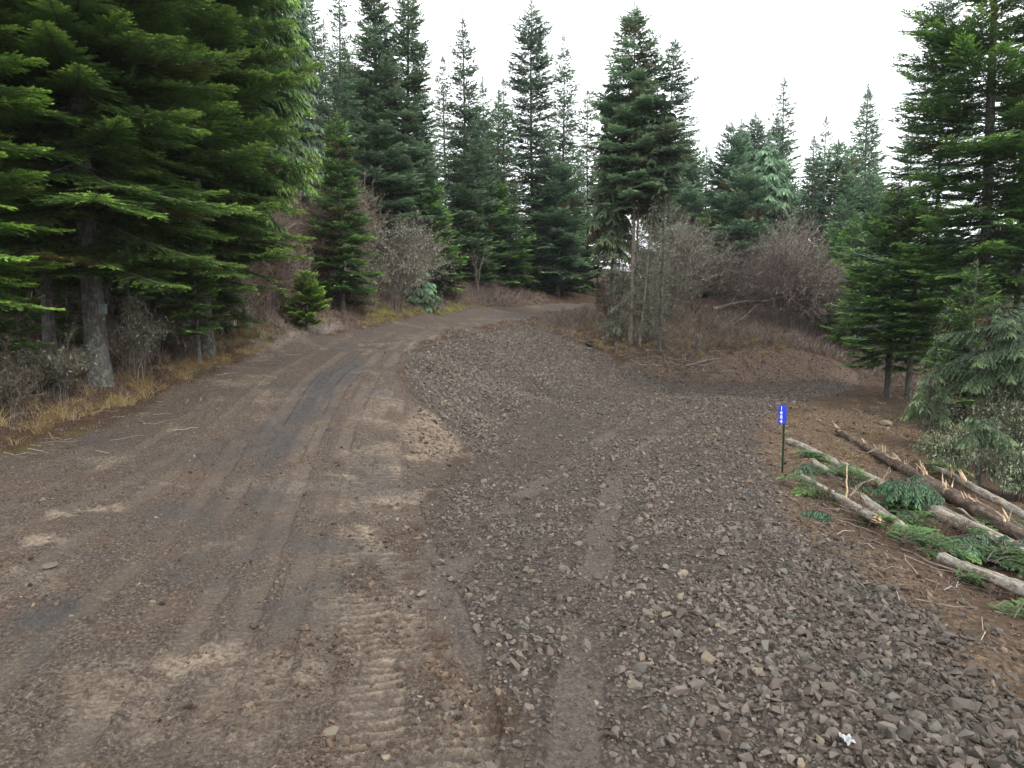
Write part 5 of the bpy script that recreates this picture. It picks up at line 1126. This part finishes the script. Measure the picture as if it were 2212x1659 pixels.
stone("dark stone alone on the smooth muddy road", 697, 1156, .13, 2, .1, .9)
stone("ochre block of rock half sunk in the mud near the lower edge", 716, 1586, .16, 3, .90, 0, flat=.45)
stone("small dark clod on the muddy road left of the rutted strip", 548, 1352, .12, 4, .05, 0)
stone("flat brown slab lying on the tan mud at the far left", 108, 1226, .26, 5, .5, 0, flat=.25)
stone("big grey stone at the lower right shoulder of crushed rock", 2075, 1530, .24, 6, .4, .7)
stone("large flat grey stone left of the big shoulder stone", 1985, 1555, .22, 7, .5, .6, flat=.4)
stone("mossy-grey block of stone on the brown mound's top", 1913, 918, .55, 8, .95, .1, flat=.5)
x, y = hit(1831, 1613); rs = np.random.RandomState(4); A = Acc(); g = np.array([(i, j) for i in range(7) for j in range(7)]) / 6. - .5
V = np.stack([g[:, 0] * .09, g[:, 1] * .12, .03 + rs.rand(49) * .035], 1); A.add(V, [[i * 7 + j, i * 7 + j + 1, i * 7 + j + 8, i * 7 + j + 7] for i in range(6) for j in range(6)]); o = A.build("plastic_scrap", M_RAG); o.location = (x, y, gz(x, y)); tag(o, "crumpled white scrap lying on the crushed rock near the lower edge", "litter")
def stump(label, px, py, r, h, seed):
    rs = np.random.RandomState(seed); x, y = hit(px, py); root = empty("stump", (x, y, gz(x, y)), label, "stump"); P = np.array([[0, 0, -.2], [0, 0, h * .5], [.03, 0, h]])[None]; V, Fq = tubes(P, np.array([[r * 1.25, r, r * .9]]), 12); A = Acc(); A.add(V, Fq); A.build("bark", M_BARK, root, True)
    n = 14; O = rs.normal(size=(n, 3)) * [r * .5, r * .5, 0] + [0, 0, h - .03]; V, Fq = tubes(np.stack([O, O + [0, 0, h * .12], O + rs.normal(size=(n, 3)) * .03 + [0, 0, .3 * h]], 1), r * .3 * np.ones((n, 1)) * np.array([[1, .7, .1]]), 4); B = Acc(); B.add(V, Fq, fa=fa_const(len(V), rs, per=12)); B.build("broken_top", M_STICK, root)
stump("small dark broken stump on the knoll right of the thin trunks", 1508, 762, .14, .85, 1)
stump("short splintered stump just right of the tyre", 1330, 762, .09, .45, 2)
stump("low pale stump below the knoll's leaning trunk", 1398, 775, .08, .4, 3)
for i, (pts, r, lab) in enumerate([([(1540, 668, 50), (1600, 652, 50.5), (1665, 650, 51)], .14, "grey fallen trunk across the brushy knoll"), ([(1555, 715, 46), (1600, 690, 46), (1640, 655, 46.3)], .05, "pale bare branch slanting up from the knoll brush"),
        ([(1320, 768, 41), (1385, 790, 40), (1450, 800, 40)], .05, "bleached branch lying at the top of the rock bank"), ([(1480, 790, 40.2), (1545, 775, 41), (1610, 768, 41.2)], .05, "broken branch at the lip of the raw cut bank"), ([(1180, 722, 44.5), (1230, 738, 43.5), (1262, 752, 42.5)], .04, "thin grey branch left of the tyre")]):
    stick(lab, pts, r, 40 + i, forks=3)

# ------------------------------------------------------------------ haze
bm = bmesh.new(); bmesh.ops.create_cube(bm, size=1.0); bmesh.ops.scale(bm, vec=(2400, 2400, 150), verts=bm.verts); bmesh.ops.translate(bm, vec=(0, 0, 25), verts=bm.verts)
me = bpy.data.meshes.new("haze"); bm.to_mesh(me); bm.free(); hz = bpy.data.objects.new("haze", me); COL.objects.link(hz); tag(hz, kind='stuff')
hm = bpy.data.materials.new("haze_air"); hm.use_nodes = True; hm.node_tree.nodes.clear(); ho = hm.node_tree.nodes.new("ShaderNodeOutputMaterial"); pv = hm.node_tree.nodes.new("ShaderNodeVolumePrincipled")
pv.inputs['Color'].default_value = (.90, .95, 1.0, 1); pv.inputs['Density'].default_value = .0002; pv.inputs['Anisotropy'].default_value = .1
hm.node_tree.links.new(pv.outputs[0], ho.inputs['Volume']); me.materials.append(hm)
